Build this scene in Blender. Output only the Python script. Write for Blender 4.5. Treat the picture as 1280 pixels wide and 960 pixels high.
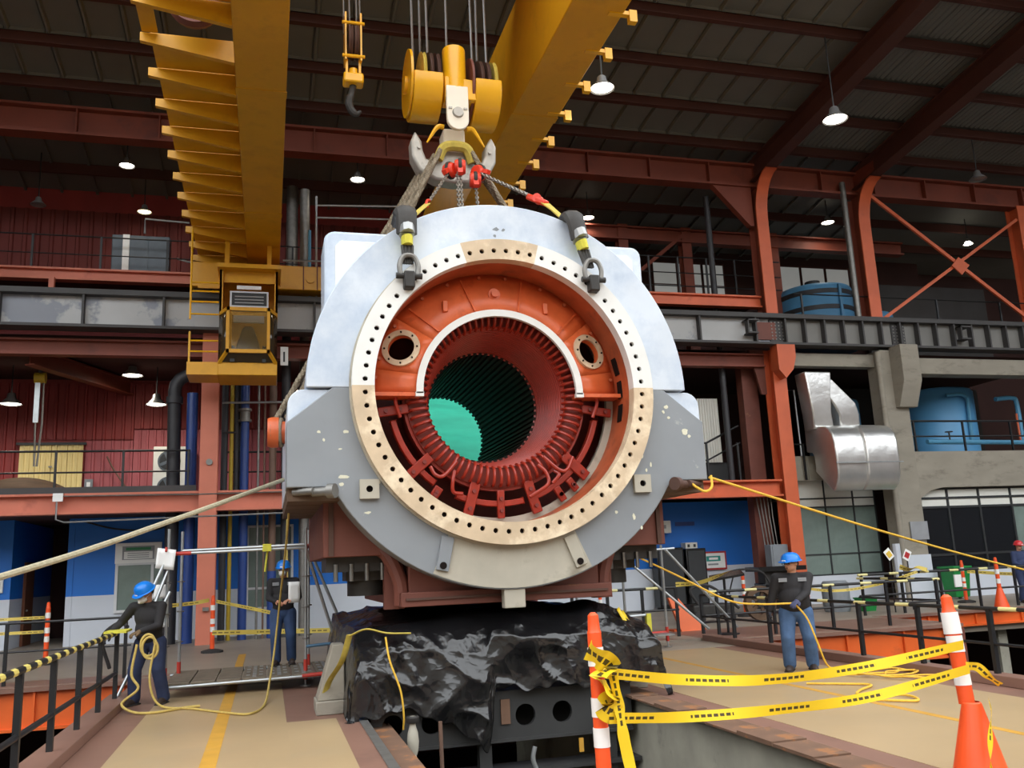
import bpy, math, random
from mathutils import Vector, Matrix
random.seed(7)
for o in list(bpy.data.objects): bpy.data.objects.remove(o)
scn = bpy.context.scene
COL = scn.collection
PI = math.pi
def rad(a): return a*PI/180

# ---------------------------------------------------------------- camera
CAM_YAW, CAM_PITCH, CAM_ROLL = rad(15.638), rad(11.468), rad(-2.557)
fw = Vector((math.sin(CAM_YAW)*math.cos(CAM_PITCH), math.cos(CAM_YAW)*math.cos(CAM_PITCH), math.sin(CAM_PITCH)))
rt = Vector((math.cos(CAM_YAW), -math.sin(CAM_YAW), 0)); up = rt.cross(fw)
cr, sr = math.cos(CAM_ROLL), math.sin(CAM_ROLL)
r2 = rt*cr + up*sr; u2 = rt*(-sr) + up*cr
cd = bpy.data.cameras.new('camera'); cam = bpy.data.objects.new('camera', cd); COL.objects.link(cam)
cam.matrix_world = Matrix(((r2.x,u2.x,-fw.x,0),(r2.y,u2.y,-fw.y,0),(r2.z,u2.z,-fw.z,1.8),(0,0,0,1)))
cd.sensor_width = 36; cd.lens = 1107/1280*36; cd.clip_end = 300
scn.camera = cam

# ---------------------------------------------------------------- daylight through the open roof bay, exposure
w = bpy.data.worlds.new('sky'); scn.world = w; w.use_nodes = True
bg = w.node_tree.nodes['Background']; bg.inputs[0].default_value = (0.94,0.975,1.0,1); bg.inputs[1].default_value = 3.6
scn.view_settings.view_transform = 'Standard'; scn.view_settings.look = 'None'
scn.view_settings.exposure = 0.0; scn.view_settings.gamma = 1; scn.view_settings.use_curve_mapping = False

# ---------------------------------------------------------------- materials
def lin(c):
    c = c/255
    return c/12.92 if c <= .04045 else ((c+.055)/1.055)**2.4
def S(r,g,b): return (lin(r),lin(g),lin(b))
MATS = {}
def mat(name, rgb, rough=.6, metal=0, var=.12, scale=2.5, bump=0, bscale=30, dirt=None, dscale=1.2, dlo=.55, dhi=.75, emit=0, ecol=None, stretch=(1,1,1), alpha=1, trans=0, spec=.5):
    m = bpy.data.materials.new(name); m.use_nodes = True
    nt = m.node_tree; N = nt.nodes; L = nt.links
    b = N['Principled BSDF']; c = (*rgb,1)
    b.inputs['Roughness'].default_value = rough; b.inputs['Metallic'].default_value = metal
    b.inputs['Specular IOR Level'].default_value = spec
    tc = N.new('ShaderNodeTexCoord'); mp = N.new('ShaderNodeMapping'); mp.inputs['Scale'].default_value = stretch
    L.new(tc.outputs['Object'], mp.inputs['Vector'])
    nz = N.new('ShaderNodeTexNoise'); nz.inputs['Scale'].default_value = scale; nz.inputs['Detail'].default_value = 5
    L.new(mp.outputs['Vector'], nz.inputs['Vector'])
    mx = N.new('ShaderNodeMix'); mx.data_type = 'RGBA'
    mx.inputs[6].default_value = tuple(max(0,v*(1-var)) for v in rgb)+(1,)
    mx.inputs[7].default_value = tuple(min(1,v*(1+var)) for v in rgb)+(1,)
    rm = N.new('ShaderNodeMapRange'); rm.inputs[1].default_value = .3; rm.inputs[2].default_value = .7
    L.new(nz.outputs['Fac'], rm.inputs[0]); L.new(rm.outputs[0], mx.inputs[0])
    out = mx.outputs[2]
    if dirt:
        n2 = N.new('ShaderNodeTexNoise'); n2.inputs['Scale'].default_value = dscale; n2.inputs['Detail'].default_value = 8; n2.inputs['Roughness'].default_value = .65
        L.new(mp.outputs['Vector'], n2.inputs['Vector'])
        r2_ = N.new('ShaderNodeMapRange'); r2_.inputs[1].default_value = dlo; r2_.inputs[2].default_value = dhi
        L.new(n2.outputs['Fac'], r2_.inputs[0])
        m2 = N.new('ShaderNodeMix'); m2.data_type = 'RGBA'; m2.inputs[7].default_value = (*dirt,1)
        L.new(r2_.outputs[0], m2.inputs[0]); L.new(out, m2.inputs[6]); out = m2.outputs[2]
    L.new(out, b.inputs['Base Color'])
    if bump:
        n3 = N.new('ShaderNodeTexNoise'); n3.inputs['Scale'].default_value = bscale; n3.inputs['Detail'].default_value = 4
        L.new(mp.outputs['Vector'], n3.inputs['Vector'])
        bp = N.new('ShaderNodeBump'); bp.inputs['Strength'].default_value = bump; bp.inputs['Distance'].default_value = .02
        L.new(n3.outputs['Fac'], bp.inputs['Height']); L.new(bp.outputs['Normal'], b.inputs['Normal'])
    if emit:
        b.inputs['Emission Color'].default_value = (*(ecol or rgb),1); b.inputs['Emission Strength'].default_value = emit
    if alpha < 1: b.inputs['Alpha'].default_value = alpha
    if trans: b.inputs['Transmission Weight'].default_value = trans
    m.diffuse_color = c; MATS[name] = m
    return m
def stripes(name, a, b_, period, duty=.5, axis='UV', rough=.5, text=None):
    """bands of two paints along the strip's length (u = metres along it)"""
    m = bpy.data.materials.new(name); m.use_nodes = True; nt = m.node_tree; N = nt.nodes; L = nt.links
    b = N['Principled BSDF']; b.inputs['Roughness'].default_value = rough
    tc = N.new('ShaderNodeTexCoord'); sp = N.new('ShaderNodeSeparateXYZ'); L.new(tc.outputs['UV'], sp.inputs[0])
    def math_(op, x, y=None):
        n = N.new('ShaderNodeMath'); n.operation = op
        for i,q in enumerate((x,y)):
            if q is None: continue
            if isinstance(q,(int,float)): n.inputs[i].default_value = q
            else: L.new(q, n.inputs[i])
        return n.outputs[0]
    t = math_('FRACT', math_('DIVIDE', sp.outputs[0], period)); f = math_('LESS_THAN', t, duty)
    if text:   # short printed dashes along the middle, like faded block letters
        t2 = math_('FRACT', math_('DIVIDE', sp.outputs[0], text)); g = math_('LESS_THAN', t2, .72)
        v = sp.outputs[1]; h = math_('MULTIPLY', math_('GREATER_THAN', v, .36), math_('LESS_THAN', v, .64))
        f = math_('MULTIPLY', math_('MULTIPLY', f, g), h)
    mx = N.new('ShaderNodeMix'); mx.data_type = 'RGBA'; mx.inputs[6].default_value = (*a,1); mx.inputs[7].default_value = (*b_,1)
    L.new(f, mx.inputs[0]); L.new(mx.outputs[2], b.inputs['Base Color']); m.diffuse_color = (*a,1); MATS[name] = m
    return m

mat('case_white', S(206,215,226), .38, 0, .06, 1.6, dirt=S(178,192,210), dscale=1.1, dlo=.45, dhi=.65)
mat('case_grey', S(134,139,144), .5, 0, .07, 1.5, dirt=S(168,170,168), dscale=2.2, dlo=.66, dhi=.7)
mat('case_cream', S(176,170,155), .55, 0, .1, 2.5, dirt=S(120,112,96), dscale=2.0, dlo=.55, dhi=.8)
mat('flange_white', S(226,226,222), .42, 0, .05, 3)
mat('flange_beige', S(202,180,150), .5, 0, .12, 4, dirt=S(232,214,184), dscale=2.5, dlo=.5, dhi=.65)
mat('chip', S(214,212,190), .7, 0, .1, 20)
mat('orange_cover', S(212,100,54), .42, 0, .16, 3, bump=.15, bscale=12, dirt=S(150,60,30), dscale=3, dlo=.58, dhi=.8)
mat('rust_orange', S(172,84,48), .55, 0, .25, 3, dirt=S(110,60,45), dscale=2.5)
mat('winding_red', S(156,48,32), .32, 0, .15, 6)
mat('winding_dark', S(120,44,36), .5, 0, .2, 5)
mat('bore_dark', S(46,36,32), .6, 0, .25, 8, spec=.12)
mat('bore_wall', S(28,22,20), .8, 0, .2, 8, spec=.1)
mat('green_cloth', S(60,196,166), .7, 0, .12, 2.5, bump=1.0, bscale=3.5, stretch=(.5,1.6,1.6))
mat('oxide', S(112,62,50), .6, 0, .15, 2, dirt=S(172,128,84), dscale=2.4, dlo=.66, dhi=.8)
mat('oxide_dark', S(84,58,48), .7, 0, .2, 3)
mat('iron_dark', S(52,50,48), .55, .3, .2, 6)
mat('steel', S(150,150,148), .3, .9, .12, 8)
mat('steel_dull', S(128,126,122), .45, .6, .15, 6)
mat('galv', S(176,180,182), .35, .75, .1, 6)
mat('yellow_crane', S(222,160,22), .42, 0, .08, .8, dirt=S(196,138,22), dscale=1.5, dlo=.5, dhi=.8)
mat('yellow_block', S(240,178,20), .3, 0, .06, 2, dirt=S(180,130,40), dscale=4, dlo=.68, dhi=.8)
mat('beam_orange', S(204,118,94), .55, 0, .1, 1.2, dirt=S(150,72,56), dscale=1.1, dlo=.6, dhi=.85)
mat('beam_vivid', S(208,98,58), .5, 0, .1, 1.2, dirt=S(170,80,44), dscale=1.4, dlo=.62, dhi=.85)
mat('beam_red_shaded', S(126,60,42), .6, 0, .12, 1.0, dirt=S(96,46,38), dscale=.9)  # beam paint darkened for the dim upper steelwork, shade put into the colour
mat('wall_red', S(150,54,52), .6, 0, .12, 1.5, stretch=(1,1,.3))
mat('wall_rose', S(178,92,98), .6, 0, .15, 1.5, stretch=(2,1,.2), dirt=S(120,44,50), dscale=1.5)
mat('wall_brown', S(62,36,32), .8, 0, .15, .6)
mat('door_yellow', S(240,218,150), .6, 0, .12, 4, stretch=(4,1,.3), dirt=S(240,226,176), dscale=2)
mat('runway_grey', S(178,178,178), .5, 0, .12, .5, dirt=S(136,140,150), dscale=.35, dlo=.5, dhi=.54)
mat('runway_dark', S(66,64,64), .6, 0, .15, 1)
mat('runway_mid', S(120,118,114), .6, 0, .12, .8)
mat('roof_sheet', S(112,112,107), .6, 0, .1, .5)
mat('roof_steel', S(78,42,34), .65, 0, .15, .6)
mat('concrete', S(150,143,130), .85, 0, .1, .9, bump=.2, bscale=6, dirt=S(112,106,96), dscale=1.1, stretch=(1,1,2.5))
mat('concrete_old', S(158,154,140), .8, 0, .18, 1.5, bump=.35, bscale=5, dirt=S(84,84,78), dscale=1.3)
mat('wall_blue', S(24,112,206), .5, 0, .04, .5)
mat('wall_white', S(206,212,222), .6, 0, .04, .8)
mat('window_dark', S(28,32,36), .12, 0, .1, 1)
mat('window_green', S(128,144,138), .15, 0, .2, .8, dirt=S(104,118,112), dscale=.6, dlo=.4, dhi=.8)
mat('panel_white', S(226,226,218), .6, 0, .03, 2)
mat('day_window', S(190,190,184), .6, 0, .06, .8, emit=.16, ecol=(.9,.93,.9))
mat('frame_dark', S(44,46,48), .5, 0, .1, 3)
mat('frame_white', S(216,218,220), .45, 0, .04, 3)
mat('floor_beige', S(174,149,113), .36, 0, .08, .7, dirt=S(166,146,116), dscale=.6, dlo=.5, dhi=.75, spec=.5)
mat('floor_brown', S(134,100,86), .45, 0, .1, .9, dirt=S(112,84,74), dscale=.8)
mat('floor_grey', S(150,138,124), .5, 0, .1, .6, dirt=S(126,112,100), dscale=.5)
mat('floor_yellow', S(198,148,56), .5, 0, .1, 4, dirt=S(190,150,90), dscale=3)
mat('edge_orange', S(226,100,38), .5, 0, .1, 1.2, dirt=S(180,84,44), dscale=1.2, dlo=.62, dhi=.8)
mat('pit_dark', S(40,38,36), .8, 0, .2, 1)
mat('rust_ledge', S(112,84,66), .8, 0, .2, 3, dirt=S(150,100,60), dscale=3, dlo=.55, dhi=.62)
mat('frame_black', S(58,58,58), .55, .2, .15, 2)
mat('plastic_black', S(24,24,26), .22, 0, .2, 2, bump=.55, bscale=8, spec=.7)
def crumple(m, scale=3.4, warp=.3, strength=.42):
    """faceted creases of crumpled plastic film"""
    nt = m.node_tree; N = nt.nodes; L = nt.links; b = N['Principled BSDF']; tc = N.new('ShaderNodeTexCoord')
    nz = N.new('ShaderNodeTexNoise'); nz.inputs['Scale'].default_value = 2.2; nz.inputs['Detail'].default_value = 3; L.new(tc.outputs['Object'], nz.inputs['Vector'])
    mx = N.new('ShaderNodeMix'); mx.data_type = 'RGBA'; mx.inputs[0].default_value = warp; L.new(tc.outputs['Object'], mx.inputs[6]); L.new(nz.outputs['Color'], mx.inputs[7])
    prev = None
    for sc,st_,dist in ((scale,strength,.12),(scale*2.7,strength*.6,.05)):
        vo = N.new('ShaderNodeTexVoronoi'); vo.feature = 'F1'; vo.inputs['Scale'].default_value = sc; L.new(mx.outputs[2], vo.inputs['Vector'])
        bp = N.new('ShaderNodeBump'); bp.inputs['Strength'].default_value = st_; bp.inputs['Distance'].default_value = dist; L.new(vo.outputs['Distance'], bp.inputs['Height'])
        if prev: L.new(prev, bp.inputs['Normal'])
        prev = bp.outputs['Normal']
    L.new(prev, b.inputs['Normal'])
crumple(MATS['plastic_black'])
mat('black_paint', S(28,28,30), .45, 0, .1, 4)
mat('pipe_blue', S(38,66,132), .4, 0, .1, 2)
mat('pipe_dark', S(50,50,54), .55, 0, .15, 2)
mat('pipe_rust', S(110,84,70), .6, 0, .2, 2)
mat('pipe_yellow', S(190,160,40), .5, 0, .1, 2)
mat('pipe_sky', S(86,150,186), .4, 0, .08, 2)
mat('tank_blue', S(92,158,206), .45, 0, .05, .8)
mat('tank_dull', S(84,144,186), .5, 0, .08, .8)
mat('foil', S(222,222,220), .3, .8, .06, 2, bump=1.0, bscale=2.2)
mat('wall_red_shaded', S(112,44,38), .7, 0, .12, 1.5, stretch=(1,1,.3))  # wall red darkened: shade of the upper gallery put into the colour
mat('bulb', S(255,244,220), .5, emit=14, ecol=(1,.93,.78))
mat('bulb_warm', S(255,220,130), .5, emit=6, ecol=(1,.8,.42))
mat('lamp_metal', S(150,150,150), .35, .5, .05, 4)
mat('rope_grey', S(168,160,134), .85, 0, .15, 30, bump=.5, bscale=60)
mat('rope_yellow', S(232,184,62), .7, 0, .12, 30, bump=.3, bscale=60)
mat('rope_dim', S(196,170,92), .75, 0, .12, 30)
mat('cable_steel', S(140,128,108), .55, .3, .2, 40, bump=.6, bscale=50)
mat('wire_rope', S(120,122,124), .4, .6, .1, 40)
mat('chain', S(150,146,138), .35, .8, .1, 20)
mat('hoist_red', S(226,62,36), .35, 0, .08, 5)
mat('strap_yellow', S(196,176,80), .8, 0, .15, 12)
mat('strap_lime', S(214,206,70), .7, 0, .12, 12)
mat('sleeve_black', S(58,56,54), .6, 0, .2, 8, bump=.3, bscale=12)
mat('sleeve_silver', S(176,178,178), .4, .4, .1, 8)
mat('hook_grey', S(182,178,170), .5, .4, .2, 4, dirt=S(90,86,80), dscale=4)
mat('white_plate', S(240,232,214), .35, 0, .04, 4)
mat('post_orange', S(240,86,34), .45, 0, .06, 6)
mat('post_white', S(236,234,230), .45, 0, .04, 6)
mat('rubber', S(52,50,50), .8, 0, .1, 6)
mat('bin_green', S(20,128,58), .45, 0, .06, 4)
mat('wood_door', S(120,70,44), .6, 0, .15, 3, stretch=(4,1,.4))
mat('wood_dark', S(92,70,52), .75, 0, .25, 3, stretch=(.5,2,2))
mat('paper', S(242,242,240), .7, 0, .02, 4)
mat('sign_red', S(176,44,46), .5); mat('sign_teal', S(40,150,140), .5); mat('sign_grey', S(150,152,156), .6); mat('sign_yellow', S(228,190,70), .6); mat('sign_green', S(64,140,96), .6)
mat('box_grey', S(128,134,140), .5); mat('cabinet_dark', S(84,92,100), .4, .2, .15, 2)
mat('screen_black', S(24,24,26), .25)
mat('grate', S(128,118,104), .6, .3, .2, 6)
mat('scaf_red', S(188,56,44), .5); mat('scaf_blue', S(96,132,160), .4, .4)
mat('skin', S(196,140,112), .55, 0, .06, 8); mat('skin_tan', S(196,142,114), .55, 0, .06, 8)
mat('jeans', S(52,72,108), .85, 0, .2, 6, bump=.3, bscale=14); mat('jeans_dark', S(44,54,84), .85, 0, .2, 6, bump=.3, bscale=14); mat('jeans_light', S(70,96,132), .85, 0, .2, 6, bump=.3, bscale=14)
mat('shirt_black', S(40,38,40), .85, 0, .15, 5, bump=.4, bscale=9); mat('shirt_navy', S(46,58,92), .85, 0, .15, 5)
mat('helmet_blue', S(24,124,220), .28); mat('helmet_red', S(206,50,56), .3)
mat('mask_white', S(238,236,230), .7); mat('glove_brown', S(110,88,62), .8); mat('glove_dark', S(48,48,56), .8); mat('glove_blue', S(66,70,100), .7)
mat('boot', S(58,46,40), .6); mat('hair', S(40,34,32), .8); mat('patch_grey', S(150,152,156), .6); mat('lens_black', S(20,20,22), .2)
stripes('tape', S(240,204,34), S(70,60,24), .62, .55, text=.05)
stripes('tape_faded', S(212,188,90), S(120,104,50), .9, .62, text=.12)
stripes('rail_stripe', S(30,30,30), S(222,204,110), .42, .38)
stripes('rail_stripe_far', S(30,30,30), S(226,216,150), 1.0, .3)

# ---------------------------------------------------------------- mesh helpers
def frame(d):
    d = Vector(d).normalized(); a = Vector((0,0,1)) if abs(d.z) < .95 else Vector((1,0,0))
    u = d.cross(a).normalized(); return u, u.cross(d).normalized(), d
class MB:
    def __init__(s): s.v = []; s.f = []; s.uv = {}
    def add(s, vs, fs):
        n = len(s.v); s.v += [Vector(p) for p in vs]; s.f += [tuple(i+n for i in f) for f in fs]; return s
    def hexa(s, p): return s.add(p, [(0,3,2,1),(4,5,6,7),(0,1,5,4),(1,2,6,5),(2,3,7,6),(3,0,4,7)])
    def box(s, x0,x1,y0,y1,z0,z1):
        return s.hexa([(x0,y0,z0),(x1,y0,z0),(x1,y1,z0),(x0,y1,z0),(x0,y0,z1),(x1,y0,z1),(x1,y1,z1),(x0,y1,z1)])
    def bar(s, p, q, w_, h_, upv=(0,0,1)):
        p = Vector(p); q = Vector(q); d = (q-p).normalized(); u = d.cross(Vector(upv))
        if u.length < 1e-4: u = d.cross(Vector((1,0,0)))
        u.normalize(); v = u.cross(d); u *= w_/2; v *= h_/2
        return s.hexa([p-u-v,p+u-v,q+u-v,q-u-v,p-u+v,p+u+v,q+u+v,q-u+v])
    def cyl(s, p, q, r, r1=None, n=14, cap=True):
        return s.tube([p,q], [r, r if r1 is None else r1], n, cap)
    def tube(s, pts, r, n=8, cap=True, closed=False, flat=None):
        pts = [Vector(p) for p in pts]; k = len(pts); rs = r if isinstance(r,(list,tuple)) else [r]*k
        u = None; rings = []
        for i,p in enumerate(pts):
            if closed: d = pts[(i+1)%k]-pts[i-1]
            else: d = pts[min(i+1,k-1)]-pts[max(i-1,0)]
            if d.length < 1e-9: d = Vector((0,0,1))
            d.normalize()
            if u is None: u = frame(d)[0]
            u = u-d*u.dot(d)
            u = u.normalized() if u.length > 1e-6 else frame(d)[0]
            v = d.cross(u); rings.append([p+(u*math.cos(2*PI*j/n)+v*math.sin(2*PI*j/n)*(flat or 1))*rs[i] for j in range(n)])
        vs = [p for rg in rings for p in rg]; fs = []
        for i in range(k if closed else k-1):
            a = i*n; b = ((i+1)%k)*n
            for j in range(n): fs.append((a+j,a+(j+1)%n,b+(j+1)%n,b+j))
        if cap and not closed: fs += [tuple(reversed(range(n))), tuple((k-1)*n+j for j in range(n))]
        return s.add(vs, fs)
    def lathe(s, prof, o, ax=(0,0,1), n=24, a0=0, a1=360, ref=None, cap=False):
        """prof = [(radius, distance along axis)]"""
        ax = Vector(ax).normalized(); o = Vector(o)
        u = Vector(ref) if ref else frame(ax)[0]; v = ax.cross(u)
        full = abs(a1-a0) > 359.9; m = n if full else n+1; k = len(prof); vs = []
        for j in range(m):
            a = rad(a0+(a1-a0)*j/n); e = u*math.cos(a)+v*math.sin(a)
            vs += [o+e*p[0]+ax*p[1] for p in prof]
        fs = []
        for j in range(n):
            a = j*k; b = ((j+1)%m)*k
            for i in range(k-1): fs.append((a+i,b+i,b+i+1,a+i+1))
        if cap and not full: fs += [tuple(range(k)), tuple((m-1)*k+i for i in reversed(range(k)))]
        return s.add(vs, fs)
    def ring(s, r0, r1, y0, y1, a0=0, a1=360, n=64, o=(0,0)):
        """flat ring in the X-Z plane about (o), thickness along Y"""
        return s.lathe([(r0,y0),(r1,y0),(r1,y1),(r0,y1),(r0,y0)], (o[0],0,o[1]), (0,1,0), n, a0, a1, ref=(1,0,0), cap=False) if abs(a1-a0)>359 else s.arc(r0,r1,y0,y1,a0,a1,n,o)
    def arc(s, r0, r1, y0, y1, a0, a1, n, o):
        vs = []; fs = []
        for j in range(n+1):
            a = rad(a0+(a1-a0)*j/n); c, q = math.cos(a), math.sin(a)
            vs += [(o[0]+r0*c,y0,o[1]+r0*q),(o[0]+r1*c,y0,o[1]+r1*q),(o[0]+r1*c,y1,o[1]+r1*q),(o[0]+r0*c,y1,o[1]+r0*q)]
        for j in range(n):
            a = 4*j; b = a+4
            for i in range(4): fs.append((a+i,b+i,b+(i+1)%4,a+(i+1)%4))
        fs += [(3,2,1,0),(4*n,4*n+1,4*n+2,4*n+3)]
        return s.add(vs, fs)
    def prism(s, poly, o, U, V, W):
        """polygon (u,v) in the plane o+uU+vV, swept by the vector W"""
        o = Vector(o); U = Vector(U); V = Vector(V); W = Vector(W); n = len(poly)
        a = [o+U*p[0]+V*p[1] for p in poly]; vs = a+[p+W for p in a]
        fs = [tuple(range(n)), tuple(reversed(range(n,2*n)))]+[(i,i+n,(i+1)%n+n,(i+1)%n) for i in range(n)]
        return s.add(vs, fs)
    def ell(s, c, rx, ry, rz, n=16, m=10, R=None):
        c = Vector(c); vs = []; fs = []
        for i in range(m+1):
            t = PI*i/m
            for j in range(n):
                p = 2*PI*j/n; q = Vector((rx*math.sin(t)*math.cos(p), ry*math.sin(t)*math.sin(p), rz*math.cos(t)))
                vs.append(c+(R@q if R else q))
        for i in range(m):
            for j in range(n): fs.append((i*n+j,(i+1)*n+j,(i+1)*n+(j+1)%n,i*n+(j+1)%n))
        return s.add(vs, fs)
    def grid(s, fn, nu, nv, cu=False):
        vs = [fn(i/nu, j/nv) for i in range(nu if cu else nu+1) for j in range(nv+1)]; fs = []; k = nv+1; m = nu if cu else nu+1
        for i in range(nu):
            for j in range(nv): fs.append((i*k+j,((i+1)%m)*k+j,((i+1)%m)*k+j+1,i*k+j+1))
        return s.add(vs, fs)
    def holed(s, fn, a0, a1, r0, r1, ca, cb, ra, rb, n=5):
        """patch fn(a,r) over a0..a1, r0..r1 with a round hole about (ca,cb)"""
        bd = [(a0+(a1-a0)*i/n, r0) for i in range(n)]+[(a1, r0+(r1-r0)*i/n) for i in range(n)]+[(a1-(a1-a0)*i/n, r1) for i in range(n)]+[(a0, r1-(r1-r0)*i/n) for i in range(n)]
        k = len(bd); hl = []
        for p in bd:
            t = math.atan2((p[1]-cb)/rb, (p[0]-ca)/ra); hl.append((ca+ra*math.cos(t), cb+rb*math.sin(t)))
        vs = [fn(*p) for p in bd]+[fn(*p) for p in hl]
        return s.add(vs, [(i,(i+1)%k,(i+1)%k+k,i+k) for i in range(k)])
    def xf(s, M_, start=0):
        for i in range(start, len(s.v)): s.v[i] = M_ @ s.v[i]
        return s
    def build(s, name, m, parent=None, bevel=0, smooth=True, sub=0, remesh=0, solid=0, ang=35, seg=2):
        P = s.v; lo = [min(p[i] for p in P) for i in range(3)]; hi = [max(p[i] for p in P) for i in range(3)]
        c = Vector(((lo[0]+hi[0])/2, (lo[1]+hi[1])/2, lo[2]))
        me = bpy.data.meshes.new(name); me.from_pydata([p-c for p in P], [], s.f); me.update()
        me.materials.append(MATS[m])
        if s.uv:
            ul = me.uv_layers.new(name='UVMap')
            for lp in me.loops: ul.data[lp.index].uv = s.uv.get(lp.vertex_index, (0,0))
        if smooth:
            me.shade_smooth(); me.set_sharp_from_angle(angle=rad(ang))
        o = bpy.data.objects.new(name, me); COL.objects.link(o)
        put(o, c, parent)
        if remesh:
            md = o.modifiers.new('remesh','REMESH'); md.mode = 'VOXEL'; md.voxel_size = remesh; md.use_smooth_shade = True
            ms = o.modifiers.new('smooth','SMOOTH'); ms.factor = .5; ms.iterations = 4
        if solid: md = o.modifiers.new('solid','SOLIDIFY'); md.thickness = solid; md.offset = 0
        if bevel: md = o.modifiers.new('bevel','BEVEL'); md.width = bevel; md.segments = seg; md.limit_method = 'ANGLE'; md.angle_limit = rad(40)
        if sub: md = o.modifiers.new('sub','SUBSURF'); md.levels = sub; md.render_levels = sub
        return o
WL = {}
def put(o, c, parent):
    WL[o] = Vector(c)
    if parent is not None:
        o.parent = parent; o.location = Vector(c)-WL[parent]
    else: o.location = c
def tag(o, label, cat=None, group=None, kind=None):
    o['label'] = label
    if cat: o['category'] = cat
    if group: o['group'] = group
    if kind: o['kind'] = kind
    return o
def struct(o, label=None):
    o['kind'] = 'structure'
    if label: o['label'] = label
    return o
def thing(name, label, cat, loc=(0,0,0), group=None):
    o = bpy.data.objects.new(name, None); COL.objects.link(o); o.empty_display_size = .2
    WL[o] = Vector(loc); o.location = loc; return tag(o, label, cat, group)
def dup(o, at, parent=None, rot=None):
    """a copy sharing mesh data, placed at the world point"""
    c = o.copy(); COL.objects.link(c); c.parent = None; put(c, Vector(at), parent)
    if rot is not None: c.rotation_euler = rot
    return c
def dup_tree(root, at):
    r = root.copy(); COL.objects.link(r); d = Vector(at)-WL[root]; put(r, at, None)
    for ch in list(root.children):
        c = dup(ch, WL[ch]+d, r, ch.rotation_euler)
        for g in list(ch.children): dup(g, WL[g]+d, c, g.rotation_euler)
    return r
def B(x0,x1,y0,y1,z0,z1): return MB().box(x0,x1,y0,y1,z0,z1)
def bez(pts, n=10):
    """smooth curve through the points (Catmull-Rom)"""
    P = [Vector(p) for p in pts]; P = [P[0]*2-P[1]]+P+[P[-1]*2-P[-2]]; out = []
    for i in range(1, len(P)-2):
        a,b,c,d = P[i-1:i+3]
        for k in range(n):
            t = k/n; out.append(.5*((2*b)+(c-a)*t+(2*a-5*b+4*c-d)*t*t+(3*b-a-3*c+d)*t**3))
    return out+[P[-2]]

# ================================================================ FLOORS
fl = struct(B(-2.3,1.2,-8,18.6,-.5,0).build('floor','floor_brown'), 'painted walkway slab left of the machine pit')
def strip(x0,x1,y0,y1,m,z=.004,name='painted_strip',p=None): return B(x0,x1,y0,y1,.0,z).build(name,m,p or fl)
strip(-1.57,.25,-8,16.2,'floor_beige'); strip(.25,.85,-8,11.9,'floor_beige'); strip(-.62,-.46,-8,18.6,'floor_yellow',.007,'yellow_line')
strip(-1.57,.25,16.9,18.6,'floor_grey')
B(1.1,1.2,-8,12.2,0,.012).build('steel_lip','steel_dull',fl)
B(1.2,1.5,6.6,12.0,-.16,-.1).build('ledge','rust_ledge',fl)
fr = struct(B(4.85,9.3,-8,18.0,-.5,0).build('floor','floor_brown'), 'painted walkway slab right of the machine pit')
strip(5.35,8.55,-8,16.6,'floor_beige',p=fr); strip(6.9,7.0,-8,15.5,'floor_yellow',.006,'yellow_line',fr)
strip(4.85,9.3,16.6,18,'floor_grey',.006,'painted_strip',fr)
for i in range(9):   # rusty edge plates along the pit
    y0 = 6.6+i*.68; B(4.62,5.0,y0,y0+.66,0,.02+.012*(i%3)).build('edge_plate','rust_ledge',fr)
f2 = struct(B(1.2,4.85,-8,6.6,-.5,0).build('floor','floor_brown'), 'slab at the near end of the pit')
ff = struct(MB().prism([(-16,18.6),(9.3,18.6),(9.3,18.0),(15.6,18.0),(15.6,21.2),(48,21.2),(48,42),(-16,42)],(0,0,-.6),(1,0,0),(0,1,0),(0,0,.6)).build('floor','floor_grey'), 'grey-brown floor in front of the back wall')
B(-16,-2.35,18.6,19.6,0,.004).build('painted_strip','floor_brown',ff); B(-2.3,8.8,18.75,19.15,0,.004).build('painted_strip','floor_brown',ff)
B(9.35,15.55,18.05,20.6,0,.004).build('painted_strip','floor_brown',ff); B(-.62,-.46,18.7,22.5,0,.006).build('yellow_line','floor_yellow',ff)
struct(B(-45,48,-30,42,-5.2,-5).build('floor','pit_dark'), 'dark basement floor under the openings')
struct(B(-45,-2.3,-30,-4,-.5,0).build('floor','floor_grey'), 'hall floor behind the viewpoint, left bay')
struct(B(9.3,48,-30,-2,-.5,0).build('floor','floor_grey'), 'hall floor behind the viewpoint, right bay')
struct(B(-2.3,9.3,-30,-8,-.5,0).build('floor','floor_grey'), 'hall floor behind the viewpoint, middle')
# pit lining
struct(B(4.85,5.15,6.6,18,-5,-.5).build('wall_pit','concrete_old'), 'old concrete pit wall on the right')
pw = struct(B(4.8,4.86,6.6,18,-5,-.02).build('wall_pit','concrete_old'), 'patchy concrete face of the pit')
struct(B(.9,1.19,6.6,18,-5,-.5).build('wall_pit','concrete_old'), 'concrete pit wall on the left')
struct(B(1.2,4.85,6.3,6.6,-5,-.5).build('wall_pit','concrete_old'), 'concrete pit wall at the near end')
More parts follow.
